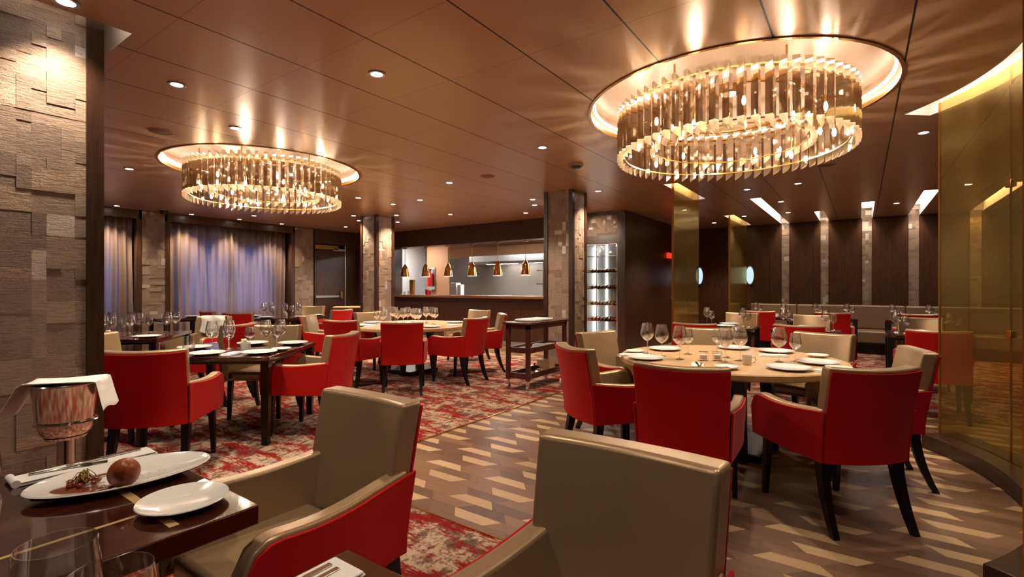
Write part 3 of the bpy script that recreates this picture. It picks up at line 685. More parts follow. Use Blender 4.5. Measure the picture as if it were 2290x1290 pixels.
wb = wine_bottle()
rown = {0.64: 'second lowest', 0.96: 'amber third', 1.29: 'green fourth', 1.62: 'upper'}
for z, nm in ((0.64, 'second cabinet shelf up'), (0.96, 'third cabinet shelf up'), (1.29, 'fourth cabinet shelf up'), (1.62, 'fifth cabinet shelf up')):
    for i in range(8):
        b_ = place(wb, (-4.565 + i * .082, KY + .42, z + .05), 0, 'wine bottle lying neck out, %s from the stone column on the %s' % (['first', 'second', 'third', 'fourth', 'fifth', 'sixth', 'seventh', 'eighth'][i], nm), 'wine bottles on the ' + nm)
        b_.rotation_euler = (rad(90), 0, 0)

# ------------------------------------------------------------------ downlights and ceiling fittings
def downlight():
    t_ = thing('recessed_downlight', '', 'downlight')
    MB().lathe([(.040, .0), (.058, -.002), (.060, -.006), (.052, -.008), (.040, -.005)], 28, close=True).build('trim_ring', M['steel'], t_)
    MB().lathe([(0, -.003), (.041, -.003), (.041, -.001), (0, -.001)], 24).build('lens', M['lamp'], t_)
    return t_
dl = downlight()
def spot(x, y, z, power, size=110, blend=.7, tgt=None, col=WARM):
    l = bpy.data.lights.new('spot_beam', 'SPOT'); l.energy = power; l.color = col; l.spot_size = rad(size); l.spot_blend = blend; l.shadow_soft_size = .045
    o = bpy.data.objects.new('spot_beam', l); C.objects.link(o); o.location = (x, y, z)
    if tgt: o.rotation_euler = (Vector(tgt) - Vector((x, y, z))).to_track_quat('-Z', 'Y').to_euler()
    return o
G = 'in the open ceiling between the two chandeliers'
DL = [(-3.41, .75, 'by the top of the big stone pillar, large in the corner'), (-4.13, 1.53, 'just past the big stone pillar'), (-2.78, 2.27, 'largest, alone between the two chandeliers'), (-4.81, 2.27, 'just before the oval far chandelier'),
      (-7.56, 2.27, 'beside the big stone pillar, left of the far chandelier ring'), (-2.79, 4.49, 'near the black smoke detector'), (-4.82, 5.23, 'beyond the round ceiling speaker'), (-6.88, 5.23, 'just off the end of the far chandelier'),
      (-6.90, 6.00, 'in the pair over the round table before the kitchen, outer'), (-6.19, 5.98, 'in the pair over the round table before the kitchen, inner'), (-4.58, 7.05, 'upper of the two beside the tall stone column'), (-4.86, 7.55, 'lower of the two beside the tall stone column'),
      (-3.35, 7.03, 'on the corridor side of the tall stone column'), (-5.53, 8.26, 'closest to the kitchen wall by the tall stone column'), (-6.90, 7.52, 'in front of the middle heat lamps'), (-7.90, 6.96, 'beside the farther stone column, closer one'),
      (-8.69, 7.69, 'beside the farther stone column, toward the kitchen'), (-8.68, 6.48, 'on the window side of the farther stone column'), (-9.22, 7.03, 'behind the one on the window side of the farther stone column'), (-10.45, 7.57, 'in front of the exit door'),
      (-11.18, 3.17, 'above the narrow strip of curtain by the pillar'), (-11.22, 4.42, 'above the curtain just past the dome camera'), (-11.20, 5.37, 'above the middle of the wide curtain'), (-10.38, 5.27, 'one bay in from the middle of the wide curtain'), (-11.18, 6.33, 'above the curtain end near the exit door'),
      (-.75, 8.19, 'over the tables, right behind the big chandelier'), (-1.43, 8.23, 'left of the one right behind the big chandelier'), (-1.15, 9.75, 'beside the first long ceiling slot'), (-1.20, 11.25, 'beside the wall end of the first ceiling slot'),
      (-2.02, 11.3, 'beside the farther flat gold glass panel'), (-2.80, 12.07, 'at the end of the dark corridor'), (-2.80, 9.73, 'in the corridor between the two flat gold panels'), (.49, 6.2, 'large one beside the end of the curved gold glass'), (1.27, 9.70, 'seen through the curved gold glass'), (.51, 11.13, 'between the third and fourth stone strips')]
for x, y, lb in DL:
    place(dl, (x, y, CEIL), 0, 'round recessed downlight ' + lb, 'recessed downlights in the brown ceiling')
    wall_ = x < -11
    if wall_: spot(x, y, CEIL - .02, 60, 75, .8, (-11.66, y, 1.2))
    else: spot(x, y, CEIL - .02, 0 if wall_ else (24 if y < 1 else 66 if x < -4 else 58 if x < -2.4 else 42), 100)
# the same grid goes on over the tables outside the picture
for x, y, lb in ((-1.9, .2, 'over the table with the chocolate egg'), (-.7, .9, 'over the closest armchairs'), (.4, 1.6, 'over the walkway by the end of the curved glass'), (-3.6, -1.2, 'behind the big stone pillar'),
                 (-.2, -1.2, 'by the wall behind the viewer'), (-6.9, .8, 'over the hidden side of the far chandelier'), (-9.2, 2.3, 'between the big stone pillar and the curtains')):
    place(dl, (x, y, CEIL), 0, 'round recessed downlight ' + lb, 'recessed downlights in the brown ceiling')
    spot(x, y, CEIL - .02, 22, 110)
# extra spots added at downlight positions to brighten the nearby stone facings
for x, y, t_, p_, c_ in ((-3.35, 7.03, (-3.60, 6.90, 1.2), 34, 60), (-4.82, 5.23, (-3.84, 6.66, 1.3), 70, 40), (-7.90, 6.96, (-8.16, 6.88, 1.2), 34, 60), (-6.88, 5.23, (-8.40, 6.66, 1.3), 70, 40),
                      (-11.18, 3.17, (-11.45, 3.83, 1.4), 40, 50), (-11.18, 6.33, (-11.45, 7.05, 1.4), 40, 50), (-4.86, 7.55, (-4.27, 9.05, 2.3), 60, 36), (-3.41, .75, (-3.60, .60, 1.0), 14, 80)):
    spot(x, y, CEIL - .02, p_, c_, .9, t_)
for a, b, _ in PIL: spot((a + b) / 2, Y1 - .22, CEIL + .17, 13, 70, .8, ((a + b) / 2, Y1 - .03, 1.5))  # added spots stand in for the slot LED strips, brightening the stone
# added spots stand in for the cove strip to light the curved glass
for a in (-29, -21, -13, -5, 3, 11, 19, 27, 34):
    x, y = AC[0] + 2.11 * math.cos(rad(a)), AC[1] + 2.11 * math.sin(rad(a))
    spot(x, y, CEIL + .05, 4, 80, 1.0, (AC[0] + 2.16 * math.cos(rad(a)), AC[1] + 2.16 * math.sin(rad(a)), 1.6))

t_ = thing('smoke_detector', 'black domed smoke detector on the ceiling between chandelier and stone column', 'smoke detector', (-2.84, 5.34, CEIL))
MB().lathe([(0, -.03), (.085, -.03), (.09, -.02), (.09, 0), (0, 0)], 28).build('base', simple('detector_tan', lin(150, 112, 84), .5), t_)
MB().lathe([(0, -.055), (.05, -.05), (.072, -.03), (0, -.03)], 28).build('sensor_cap', M['black'], t_)
spk = thing('ceiling_speaker', '', 'speaker')
MB().lathe([(0, -.004), (.095, -.004), (.10, 0), (0, 0)], 32).build('grille', simple('speaker_tan', lin(120, 84, 60), .6, bump=.5, bscale=900), spk)
MB().lathe([(.10, -.006), (.108, -.004), (.108, 0), (.10, 0)], 32, close=True).build('bezel', M['ceiling'], spk)
place(spk, (-4.11, 5.21, CEIL), 0, 'round flush ceiling speaker between the two chandeliers beyond the big downlight', 'flush ceiling speakers')
place(spk, (-.35, 7.15, CEIL), 0, 'round flush ceiling speaker just behind the big chandelier', 'flush ceiling speakers')
place(spk, (-5.5, 1.9, CEIL), 0, 'round flush ceiling speaker before the far chandelier by the pillar', 'flush ceiling speakers')
t_ = thing('dome_camera', 'small black dome camera on the ceiling before the stone pilaster', 'camera', (-11.0, 3.85, CEIL))
MB().lathe([(0, -.10), (.05, -.085), (.07, -.05), (.075, -.02), (0, -.02)], 20).build('dome', M['black'], t_)
MB().lathe([(0, -.02), (.09, -.02), (.09, 0), (0, 0)], 20).build('base', M['steel'], t_)

# ------------------------------------------------------------------ chandeliers
def prism_mesh(h, wd, dp, cut):
    # three-sided crystal bar, flat side inward, slanted cuts at both ends
    vs = []
    for z, s in ((0, 1), (h, -1)):
        vs += [(-wd / 2, 0, z + (0 if s > 0 else -cut * .4)), (wd / 2, 0, z + (cut if s > 0 else cut * .6)), (0.0, dp, z + (cut * .5))]
    me = bpy.data.meshes.new('crystal_prism'); me.from_pydata(vs, [], [(0, 2, 1), (3, 4, 5), (0, 1, 4, 3), (1, 2, 5, 4), (2, 0, 3, 5)])
    bm = bmesh.new(); bm.from_mesh(me); bmesh.ops.recalc_face_normals(bm, faces=bm.faces); bm.to_mesh(me); bm.free()
    me.materials.append(M['crystal']); return me
PM1 = prism_mesh(.43, .064, .034, .05); PM2 = prism_mesh(.36, .052, .03, .045)
def chandelier(c, label):
    t_ = thing('ring_chandelier', label, 'chandelier', (c[0], c[1], 0), 0, 'ring chandeliers of crystal prisms')
    ZB = 2.385
    for n_, R_, me, z in ((64, .87, PM1, ZB), (36, .60, PM2, ZB + .06)):
        for i in range(n_):
            a = 2 * PI * i / n_
            o = bpy.data.objects.new('crystal_prism', me); C.objects.link(o); o.parent = t_
            o.location = (R_ * math.cos(a), R_ * math.sin(a), z); o.rotation_euler = (0, 0, a - PI / 2 + (.22 if n_ == 64 else .3))
    MB().lathe([(.845, 2.79), (.885, 2.79), (.885, 2.80), (.845, 2.80)], 96, close=True).build('hanging_ring', M['brass'], t_)
    MB().lathe([(.585, 2.79), (.615, 2.79), (.615, 2.80), (.585, 2.80)], 96, close=True).build('hanging_ring', M['brass'], t_)
    MB().lathe([(.835, 2.45), (.842, 2.45), (.842, 2.46), (.835, 2.46)], 96, close=True).build('frame_hoop', M['brass'], t_)
    MB().lathe([(.575, 2.50), (.582, 2.50), (.582, 2.51), (.575, 2.51)], 96, close=True).build('frame_hoop', M['brass'], t_)
    mb = MB()
    for i in range(6):
        a = 2 * PI * i / 6 + .2; mb.tube([(.6 * math.cos(a), .6 * math.sin(a), 2.795), (.87 * math.cos(a), .87 * math.sin(a), 2.795)], .008, 6)
        mb.tube([(.73 * math.cos(a), .73 * math.sin(a), 2.795), (.73 * math.cos(a), .73 * math.sin(a), 2.985)], .008, 6)
    mb.build('support_arms', M['brass'], t_)
    for i in range(14):
        a = 2 * PI * i / 14 + .11; z = 2.61 if i % 2 else 2.50
        x, y = .735 * math.cos(a), .735 * math.sin(a)
        MB().lathe([(0, z - .03), (.010, z - .022), (.014, z), (.009, z + .025), (0, z + .03)], 10, (x, y, 0)).build('light_bulb', M['bulb'], t_)
        MB().lathe([(0, z + .03), (.012, z + .03), (.012, z + .08), (0, z + .08)], 10, (x, y, 0)).tube([(x, y, z + .08), (x, y, 2.795)], .004, 6).build('bulb_socket', M['brass'], t_)
    MB().lathe([(0, 2.930), (.07, 2.930), (.075, 2.935), (.075, 2.985), (0, 2.985)], 28).build('added_lamp_housing', M['brass'], t_)  # centre lamp and its spot are added to brighten the table below
    MB().lathe([(0, 2.924), (.055, 2.924), (.055, 2.929), (0, 2.929)], 24).build('added_lamp_lens', M['lamp'], t_)
    spot(c[0], c[1], 2.92, 95, 74, .6)
    return t_
chandelier(CH1, 'large round ring chandelier of smoky crystal prisms above the pale round table')
chandelier(CH2, 'smaller looking ring chandelier of smoky crystal prisms toward the curtained window')
for c, nm in ((CH1, 'big chandelier above the pale round table'), (CH2, 'chandelier toward the curtained window')):
    o = MB().lathe([(RR - .05, .06), (RR - .03, .06), (RR - .03, .075), (RR - .05, .075)], 96, (c[0], c[1], CEIL), close=True).build('led_strip', M['cove'])
    tag(o, 'thin light ring in the ceiling recess of the ' + nm, 'light strip', 'strips in ceiling slots')

# ------------------------------------------------------------------ glass screens
t_ = thing('curved_glass_screen', 'tall curved gold glass screen on a low dark plinth beside the round table', 'glass screen')
A0, A1 = -34.5, 35.8
poly_prism(arc(2.04, A0, A1) + list(reversed(arc(2.36, A0, A1))), 0.0, 0.12).build('plinth', M['wood_dark'], t_, bevel=.006)
for a, b in ((-34.2, -17), (-16.9, 0.2), (0.3, 17.3), (17.4, 35.6)):
    poly_prism(arc(2.185, a, b, 20) + list(reversed(arc(2.200, a, b, 20))), 0.12, 2.86).build('glass_panel', M['gold_glass'], t_, ang=60)
for a in (17.35, 0.25, -16.95):
    x, y = AC[0] + 2.19 * math.cos(rad(a)), AC[1] + 2.19 * math.sin(rad(a)); R_ = Matrix.Translation((x, y, 0)) @ Matrix.Rotation(rad(a), 4, 'Z')
    MB().box(-.005, .005, -.003, .003, .12, 2.83, R_).build('joint_strip', M['gold'], t_)
    for z in (.98, 2.02): MB().box(-.018, .018, -.03, .03, z, z + .05, R_).build('glass_clamp', M['brass'], t_, bevel=.003)
for a in (-34.4, 35.7):
    x, y = AC[0] + 2.19 * math.cos(rad(a)), AC[1] + 2.19 * math.sin(rad(a)); R_ = Matrix.Translation((x, y, 0)) @ Matrix.Rotation(rad(a), 4, 'Z')
    w_ = .012 if a < 0 else .006
    MB().box(-w_, w_, -w_, w_, .12 if a > 0 else 0.12, CEIL + .03, R_).build('edge_post', M['brass'], t_)
for nm, y0, y1 in (('closer', 7.3, 8.66), ('farther', 11.1, 12.95)):
    t_ = thing('flat_glass_screen', 'flat gold-tinted glass screen under a ceiling slot, %s one along the dark corridor' % nm, 'glass screen')
    MB().box(-2.275, -2.26, y0, y1, 0.06, CEIL + .12).build('glass_panel', M['gold_glass'], t_)
    MB().box(-2.34, -2.20, y0 - .05, y1 + .05, 0, .06).build('plinth', M['wood_dark'], t_, bevel=.004)
    MB().box(-2.285, -2.25, y0 - .02, y0, .06, CEIL + .1).build('edge_post', M['brass'], t_)
    MB().box(-2.275, -2.26, y1, y1 + .01, .06, CEIL + .1).build('edge_post', M['brass'], t_)

# ------------------------------------------------------------------ chair
def make_chair():
    root = thing('dining_armchair', '', 'chair')
    def lean(z): return 0.085 * max(0, (z - .42) / .49) ** 1.25
    def back(yo, wd, z0, z1, xo=0.0):
        def f(u, v):
            z = z0 + (z1 - z0) * v; x = (u * 2 - 1) * wd * (0.965 + .06 * (z - .38) / .53)
            q = (u * 2 - 1)
            return (x, yo - .048 * (1 - q * q) - lean(z), z - .010 * (1 - q * q) * (v > .98))
        return f
    # leather back cushion
    MB().slab(back(-.275, .252, .39, .905), back(-.188, .240, .44, .905), 14, 10).build('backrest', M['leather'], root, bevel=.014, seg=3, ang=50)
    # red velvet outer back
    MB().slab(back(-.288, .250, .375, .886), back(-.276, .250, .375, .886), 14, 10).build('outer_back', M['red'], root, bevel=.003, ang=50)
    # arms
    def armtop(y): 
        z = .668 - .026 * math.sin((y + .25) / .55 * PI)
        if y > .20: z -= .13 * (1 - math.sqrt(max(0, 1 - ((y - .20) / .112) ** 2)))
        return z
    for s in (-1, 1):
        def plan(u, back_=-.286):
            y = back_ + (.310 - back_) * u; return (.260 + .040 * math.sin(min(1, max(0, u - .05) / .8) * PI / 2) ** 1.2 - .02 * max(0, u - .8), y)
        def F(off, z0, dz, back_=-.286):
            def f(u, v):
                x, y = plan(u, back_); t = armtop(y) - dz; z = z0 + (t - z0) * v
                return (s * (x - off - .012 * (1 - v)), y - lean(z) * max(0, 1 - u * 4), z)
            return f
        MB().slab(F(.004, .40, 0, -.255), F(.066, .40, 0, -.255), 16, 5).build('armrest', M['leather'], root, bevel=.012, seg=3, ang=50)
        MB().slab(F(-.008, .375, .012), F(.003, .375, .012), 16, 5).build('outer_side', M['red'], root, bevel=.003, ang=50)
    MB().box(-.215, .215, -.20, .285, .385, .475).build('seat', M['leather'], root, bevel=.028, seg=3)
    for s in (-1, 1):
        MB().taper((s * .235, .225, .385), .024, .024, (s * .243, .245, 0), .015, .015).build('leg', M['leg'], root, bevel=.003)
        mb = MB(); n_ = 7
        for i in range(n_):
            a, b = i / n_, (i + 1) / n_
            f = lambda t: (s * (.215 + .012 * t), -.235 - .03 * t - .085 * t * t, .385 * (1 - t)); h = lambda t: .026 - .010 * t
            mb.taper(f(a), h(a), h(a) * 1.1, f(b), h(b), h(b) * 1.1)
        mb.build('leg', M['leg'], root, bevel=.0)
    return root
chair = make_chair()
CH = [ # x, y, facing degrees, label, group
 (-1.53, 3.47, 54, 'at the pale round table, side-on beside the walkway, closest to the trolley', 'A'),
 (-.86, 3.08, 98, 'at the pale round table, back to the viewer beside the walkway', 'A'),
 (-.165, 3.52, 130, 'at the pale round table, angled back toward the viewer, beside the curved glass', 'A'),
 (.00, 4.32, 193, 'at the pale round table, seen from its side right before the curved glass', 'A'),
 (-1.79, 4.27, -16, 'at the pale round table, cream inside facing out in front of the wine cabinet', 'A'),
 (-1.21, 5.12, -70, 'at the far side of the pale round table behind the wine glasses', 'A'),
 (-.38, 5.14, -106, 'at the far side of the pale round table, wide cream inside beside the plates', 'A'),
 (-4.78, 4.33, 135, 'at the round table before the kitchen, square red back to the viewer', 'B'),
 (-4.68, 5.26, 184, 'at the round table before the kitchen, turned sideways toward the trolley', 'B'),
 (-4.93, 6.10, 222, 'at the round table before the kitchen, narrow side view nearest the trolley', 'B'),
 (-5.83, 6.80, -95, 'at the far side of the round table before the kitchen, small cream back', 'B'),
 (-6.55, 5.39, -6, 'at the round table before the kitchen, cream inside before the farther column', 'B'),
 (-5.57, 4.20, 108, 'at the round table before the kitchen, red back left of the square red back', 'B'),
 (-6.60, 4.50, 40, 'at the round table before the kitchen, cream inner edge seen farthest from the trolley', 'B'),
 (-4.19, 1.48, 140, 'at the dark square table, big red back half hidden by the stone pillar post', 'C'),
 (-4.17, 2.64, 207, 'at the dark square table, side-on with its red side to the walkway', 'C'),
 (-5.13, 2.72, -52, 'at the far side of the dark square table, cream inside facing the viewer', 'C'),
 (-5.40, 1.60, 34, 'at the dark square table, cream back cut off by the pillar post', 'C'),
 (-6.15, 2.67, 205, 'red one between the two dark square tables', 'D'),
 (-7.50, 3.04, -60, 'cream one under the white draped cloth at the farther square table', 'D'),
 (-9.35, 4.27, 88, 'small red one before the curtain, farther from the small round table', 'E'),
 (-8.60, 4.30, 120, 'small red one before the curtain, closer to the small round table', 'E'),
 (-8.38, 5.70, 190, 'by the small dark round table, on its kitchen side', 'E'),
 (-9.98, 6.22, -60, 'behind the small dark round table before the stone pilaster', 'E'),
 (-1.66, 6.42, 94, 'red back closest to the corridor in the front banquette row', 'F'),
 (-.60, 6.70, 94, 'red back in the middle of the front banquette row', 'F'),
 (.60, 6.68, 92, 'big red back in the front banquette row beside the curved glass', 'F'),
 (-1.62, 8.54, -90, 'cream inside facing out at the first table of the front banquette row', 'F'),
 (-.62, 8.45, -90, 'cream inside facing out at the middle table of the front banquette row', 'F'),
 (.66, 8.55, -90, 'cream inside facing out at the table beside the curved glass', 'F'),
 (-1.48, 10.02, 90, 'red back at the first table along the banquette', 'G'),
 (-.40, 10.14, 90, 'red back at the middle table along the banquette', 'G'),
 (.72, 10.34, 90, 'red back at the last table along the banquette, mostly hidden', 'G'),
 (-1.58, .93, -90, 'large taupe and red one in front at the table with the chocolate egg', 'H'),
 (-.51, .92, -90, 'largest one, wide taupe leather back at the bottom of the picture', 'H')]
gname = {'A': 'armchairs around the pale round table', 'B': 'armchairs around the round table before the kitchen', 'C': 'armchairs at the dark square table', 'D': 'armchairs at the farther square table', 'E': 'armchairs at the small dark round table', 'F': 'armchairs in the front banquette row', 'G': 'armchairs facing the banquette', 'H': 'armchairs in front of the viewer'}
for x, y, a, lb, g in CH:
    place(chair, (x, y, 0.006 if (x < -3.1 or y < 1.5 or y > 6.6) else 0), rad(a - 90), 'armchair ' + lb, gname[g])

# ------------------------------------------------------------------ tables
def round_table(name, x, y, r, mat, label, base_mat, feet=True):
    t_ = thing(name, label, 'table', (x, y, 0))
    MB().lathe([(0, .70), (r - .01, .70), (r, .71), (r, .742), (r - .008, .75), (0, .75)], 72).build('tabletop', mat, t_)
    MB().lathe([(0, .66), (r * .55, .66), (r * .55, .70), (0, .70)], 40).build('apron', base_mat, t_)
    if feet:
        for i in range(4):
            a = i * PI / 2 + .5; cx, cy = .30 * math.cos(a), .30 * math.sin(a)
            MB().taper((cx, cy, .66), .045, .045, (cx * 1.25, cy * 1.25, 0.006), .03, .03).build('leg', M['leg'], t_, bevel=.004)
    MB().box(-.30, .30, -.30, .30, .02, .07).build('base_plate', M['leg'], t_, bevel=.01)
    return t_
round_table('round_dining_table', -.91, 4.36, .86, M['table_light'], 'large round pale wood table laid with glasses and plates under the big chandelier', M['leg'])
round_table('round_dining_table', -5.75, 5.36, .92, M['table_light'], 'round pale wood table crowded with glasses in front of the kitchen pass', M['leg'])
round_table('round_dining_table', -9.41, 5.40, .78, M['table_dark'], 'small dark round table laid in front of the curtain end', M['leg'])
def square_table(x, y, w_, d_, rz, label, inlay=None, legs=True):
    t_ = thing('square_dining_table', label, 'table', (x, y, 0), rz)
    MB().box(-w_ / 2, w_ / 2, -d_ / 2, d_ / 2, .712 if legs else .698, .75).build('tabletop', M['table_dark'], t_, bevel=.004)
    if legs: MB().box(-w_ / 2 + .04, w_ / 2 - .04, -d_ / 2 + .04, d_ / 2 - .04, .685, .712).build('apron', M['leg'], t_)
    else:
        MB().box(-.05, .05, -.35, .35, .05, .70).build('pedestal', M['leg'], t_, bevel=.005)
        MB().box(-.25, .25, -.42, .42, .006, .05).build('base_plate', M['leg'], t_, bevel=.008)
    for a in (-1, 1) if legs else ():
        for b in (-1, 1):
            cx, cy = a * (w_ / 2 - .045), b * (d_ / 2 - .045)
            MB().taper((cx, cy, .712), .035, .035, (cx, cy, .006), .027, .027).build('leg', M['leg'], t_, bevel=.003)
    if inlay:
        for (a, b, c, d) in inlay: MB().box(a, b, c, d, .75, .7504).build('inlay_strip', M['inlay'], t_)
    return t_
square_table(-4.79, 2.26, 1.1, 1.1, rad(38), 'dark square table laid with glasses behind the big red chair back')
square_table(-7.25, 2.12, 1.1, 1.1, rad(51), 'dark square table crowded with glasses by the stone pillar post')
square_table(-10.65, 4.0, .8, .8, 0, 'dark square table against the curtain behind the draped chair')
square_table(-1.65, 7.92, .8, .8, 0, 'dark square table in the front banquette row nearest the corridor')
square_table(-.62, 7.98, .8, .8, 0, 'dark square table in the middle of the front banquette row')
square_table(.65, 7.98, .8, .8, 0, 'dark square table in the front banquette row beside the curved glass')
square_table(-1.50, 11.25, .8, .8, 0, 'dark square table along the banquette nearest the corridor')
square_table(-.45, 11.3, .8, .8, 0, 'dark square table in the middle of the banquette')
square_table(.75, 11.35, .8, .8, 0, 'dark square table along the banquette beside the curved glass')
F1 = square_table(-1.72, .03, .82, 1.30, 0, 'glossy dark table in front with the chocolate egg dish', inlay=[(.214, .226, -.64, .64), (-.40, .36, .458, .480)], legs=False)
F2 = square_table(-.50, .03, .86, 1.30, 0, 'dark table in front, only its corner with a napkin showing', legs=False)

# banquette
t_ = thing('banquette', 'long taupe leather banquette along the dark back wall', 'banquette')
nseg = 7; bx0, bx1 = -2.12, 4.5; L_ = (bx1 - bx0) / nseg
MB().box(bx0, bx1, 12.05, 13.1, .006, .22).build('plinth', M['leg'], t_)
for i in range(nseg):
    a, b = bx0 + i * L_ + .003, bx0 + (i + 1) * L_ - .003
    MB().box(a, b, 11.95, 12.65, .22, .46).build('seat_cushion', M['banq'], t_, bevel=.03, seg=3)
    MB().box(a, b, 12.60, 12.80, .46, .95).build('back_cushion', M['banq'], t_, bevel=.03, seg=3)
MB().box(bx0, bx1, 12.78, 13.12, .22, .93).build('back_box', M['banq'], t_, bevel=.01)

# ------------------------------------------------------------------ glassware and tableware
def stem(name, h, R, rim, cat='wine glass'):
    t_ = thing(name, '', cat)
    hb = h * .42
    prof = [(0, 0), (.036, .0), (.037, .002), (.020, .006), (.006, .012), (.004, .03), (.0038, hb - .02), (.006, hb - .006)]
    N = 10
    outer = []
    for i in range(N + 1):
        t = i / N
        if t < .42: r = R * math.sin((t / .42) * PI / 2) ** .62 if t > 0 else .006
        else: r = R + (rim - R) * ((t - .42) / .58) ** 1.3
        outer.append((max(r, .006), hb + (h - hb) * t))
    inner = [(max(r - .0012, .0), z + .002 * (z < h - .001)) for r, z in reversed(outer)]
    MB().lathe(prof + outer + inner + [(0, hb + .004)], 24).build('bowl', M['glass'], t_, ang=60)
    return t_
big = stem('wine_glass', .268, .056, .039); small = stem('wine_glass', .222, .043, .031)
wide = stem('wine_glass', .235, .050, .0435)
def stemless():
    t_ = thing('stemless_glass', '', 'glass')
    MB().lathe([(0, 0), (.034, 0), (.046, .02), (.05, .05), (.044, .11), (.040, .14), (.0385, .14), (.0428, .11), (.0485, .05), (.044, .022), (0, .008)], 28).build('bowl', M['glass'], t_, ang=60)
    return t_
sless = stemless()
def plate(r, name, label=''):
    t_ = thing(name, label, 'plate')
    MB().lathe([(0, 0), (r * .55, 0), (r * .6, .002), (r * .97, .017), (r, .020), (r * .985, .0225), (r * .62, .007), (r * .5, .005), (0, .005)], 48).build('china_body', M['china'], t_, ang=60)
    return t_
dplate = plate(.145, 'dinner_plate'); splate = plate(.085, 'side_plate')
def napkin_fold():
    t_ = thing('folded_napkin', '', 'napkin')
    MB().box(-.045, .045, -.11, .11, 0, .006).box(-.043, .044, -.108, .106, .007, .012).box(-.04, .042, -.10, .10, .013, .017).build('cloth', M['linen'], t_, bevel=.003)
    return t_
nap = napkin_fold()
def cutlery(kind):
    t_ = thing(kind, '', kind.replace('table_', ''))
    if kind == 'knife':
        MB().box(-.007, .007, -.11, -.02, 0, .006).build('handle', M['chrome'], t_, bevel=.002); MB().taper((0, 0, 0), .009, .0, (0, 0, 0), .0, .0)
        MB().box(-.009, .008, -.02, .09, .001, .003).build('blade', M['chrome'], t_)
    else:
        MB().box(-.005, .005, -.10, .02, 0, .005).build('handle', M['chrome'], t_, bevel=.002)
        mb = MB().box(-.011, .011, .02, .045, .001, .004)
        for q in (-.009, -.003, .003, .009): mb.box(q - .0013, q + .0013, .045, .085, .001, .004)
        mb.build('tines', M['chrome'], t_)
    return t_
knife = cutlery('knife'); fork = cutlery('fork')
def votive():
    t_ = thing('candle_holder', '', 'candle holder')
    MB().box(-.035, .035, -.035, .035, 0, .07).build('glass_cube', M['glass'], t_, bevel=.004)
    MB().lathe([(0, .01), (.025, .01), (.025, .045), (0, .045)], 18).build('candle', M['linen'], t_)
    return t_
vot = votive()
def bud():
    t_ = thing('flower_pot', '', 'flower pot')
    MB().lathe([(0, 0), (.04, 0), (.045, .06), (.042, .06), (.038, .004), (0, .004)], 20).build('pot', M['china'], t_)
    mb = MB(); rn = random.Random(4)
    for i in range(14):
        a = rn.uniform(0, 6.28); r = rn.uniform(0, .035); z = rn.uniform(.06, .09)
        mb.lathe([(0, -.014), (.012, -.007), (.014, 0), (.010, .008), (0, .012)], 8, (r * math.cos(a), r * math.sin(a), z))
    mb.build('cream_blossoms', simple('cream_petals', (.8, .7, .5, 1), .7), t_)
    return t_
pot = bud()
TZ = .7502
def W2(cx, cy, ang, r): return (cx + r * math.cos(rad(ang)), cy + r * math.sin(rad(ang)))

# pale round table in front
T1 = (-.91, 4.36); g1 = 'wine glasses on the large pale round table'
GL1 = [(-1.52, 4.17, big, 'tall wine glass, first of the row toward the wine cabinet'), (-1.36, 4.07, big, 'tall wine glass, second in the row from the wine cabinet'), (-1.19, 4.00, big, 'tall wine glass beside the two clear cube candle holders'), (-1.22, 4.34, small, 'small wine glass behind the first tall ones'),
       (-.86, 4.06, big, 'tall wine glass in the middle cluster, closest to the viewer'), (-.78, 4.20, big, 'tall wine glass in the middle cluster beside the cream jug'), (-.90, 4.32, small, 'small wine glass in the middle cluster'), (-1.02, 4.50, small, 'small wine glass farthest back in the middle cluster'),
       (-.52, 4.30, big, 'tall wide wine glass standing alone behind the large plate'), (-.42, 4.40, small, 'small wine glass paired with the lone tall wide one')]
for x, y, p, lb in GL1: place(p, (x, y, TZ), random.uniform(0, 6), lb + ', pale round table', g1)
for i, (x, y, lb) in enumerate([(-1.48, 4.52, 'on the corridor side of the large round table'), (-1.42, 3.86, 'beside the first chair back of the large round table'), (-.98, 4.98, 'at the far edge of the large round table'), (-.42, 3.95, 'large in front of the angled red chair on the round table'), (-.27, 4.38, 'toward the curved glass on the large round table'), (-.62, 4.93, 'before the wide cream chair on the large round table')]):
    place(dplate, (x, y, TZ), 0, 'white dinner plate ' + lb, 'plates on the large pale round table')
for x, y, lb in [(-.78, 3.72, 'small white side plate at the front rim of the large round table'), (-.13, 4.13, 'small white side plate near the curved glass side of the large round table'), (-.30, 4.80, 'small white side plate before the wide cream chair of the round table'), (-1.63, 4.18, 'small white side plate at the corridor side rim of the round table')]:
    place(splate, (x, y, TZ), 0, lb, 'plates on the large pale round table')
place(nap, (-.98, 3.72, TZ), rad(15), 'folded white napkin with cutlery at the front rim of the large round table', 'napkins on the large round table')
place(nap, (-.17, 3.93, TZ), rad(50), 'folded white napkin beside the large plate by the angled red chair', 'napkins on the large round table')
place(nap, (-1.58, 3.98, TZ), rad(-50), 'folded white napkin beside the first chair of the round table', 'napkins on the large round table')
place(nap, (-.60, 4.62, TZ), rad(110), 'folded white napkin behind the wide wine glass on the round table', 'napkins on the large round table')
place(knife, (-.98, 3.72, TZ + .017), rad(20), 'steel knife lying on the front napkin of the large round table', 'cutlery on the large round table')
place(fork, (-.955, 3.73, TZ + .017), rad(12), 'steel fork lying on the front napkin of the large round table', 'cutlery on the large round table')
place(vot, (-1.02, 4.05, TZ), .3, 'clear glass cube candle holder left of its twin on the round table', 'cube candle holders')
place(vot, (-.93, 4.11, TZ), .3, 'clear glass cube candle holder right of its twin on the round table', 'cube candle holders')
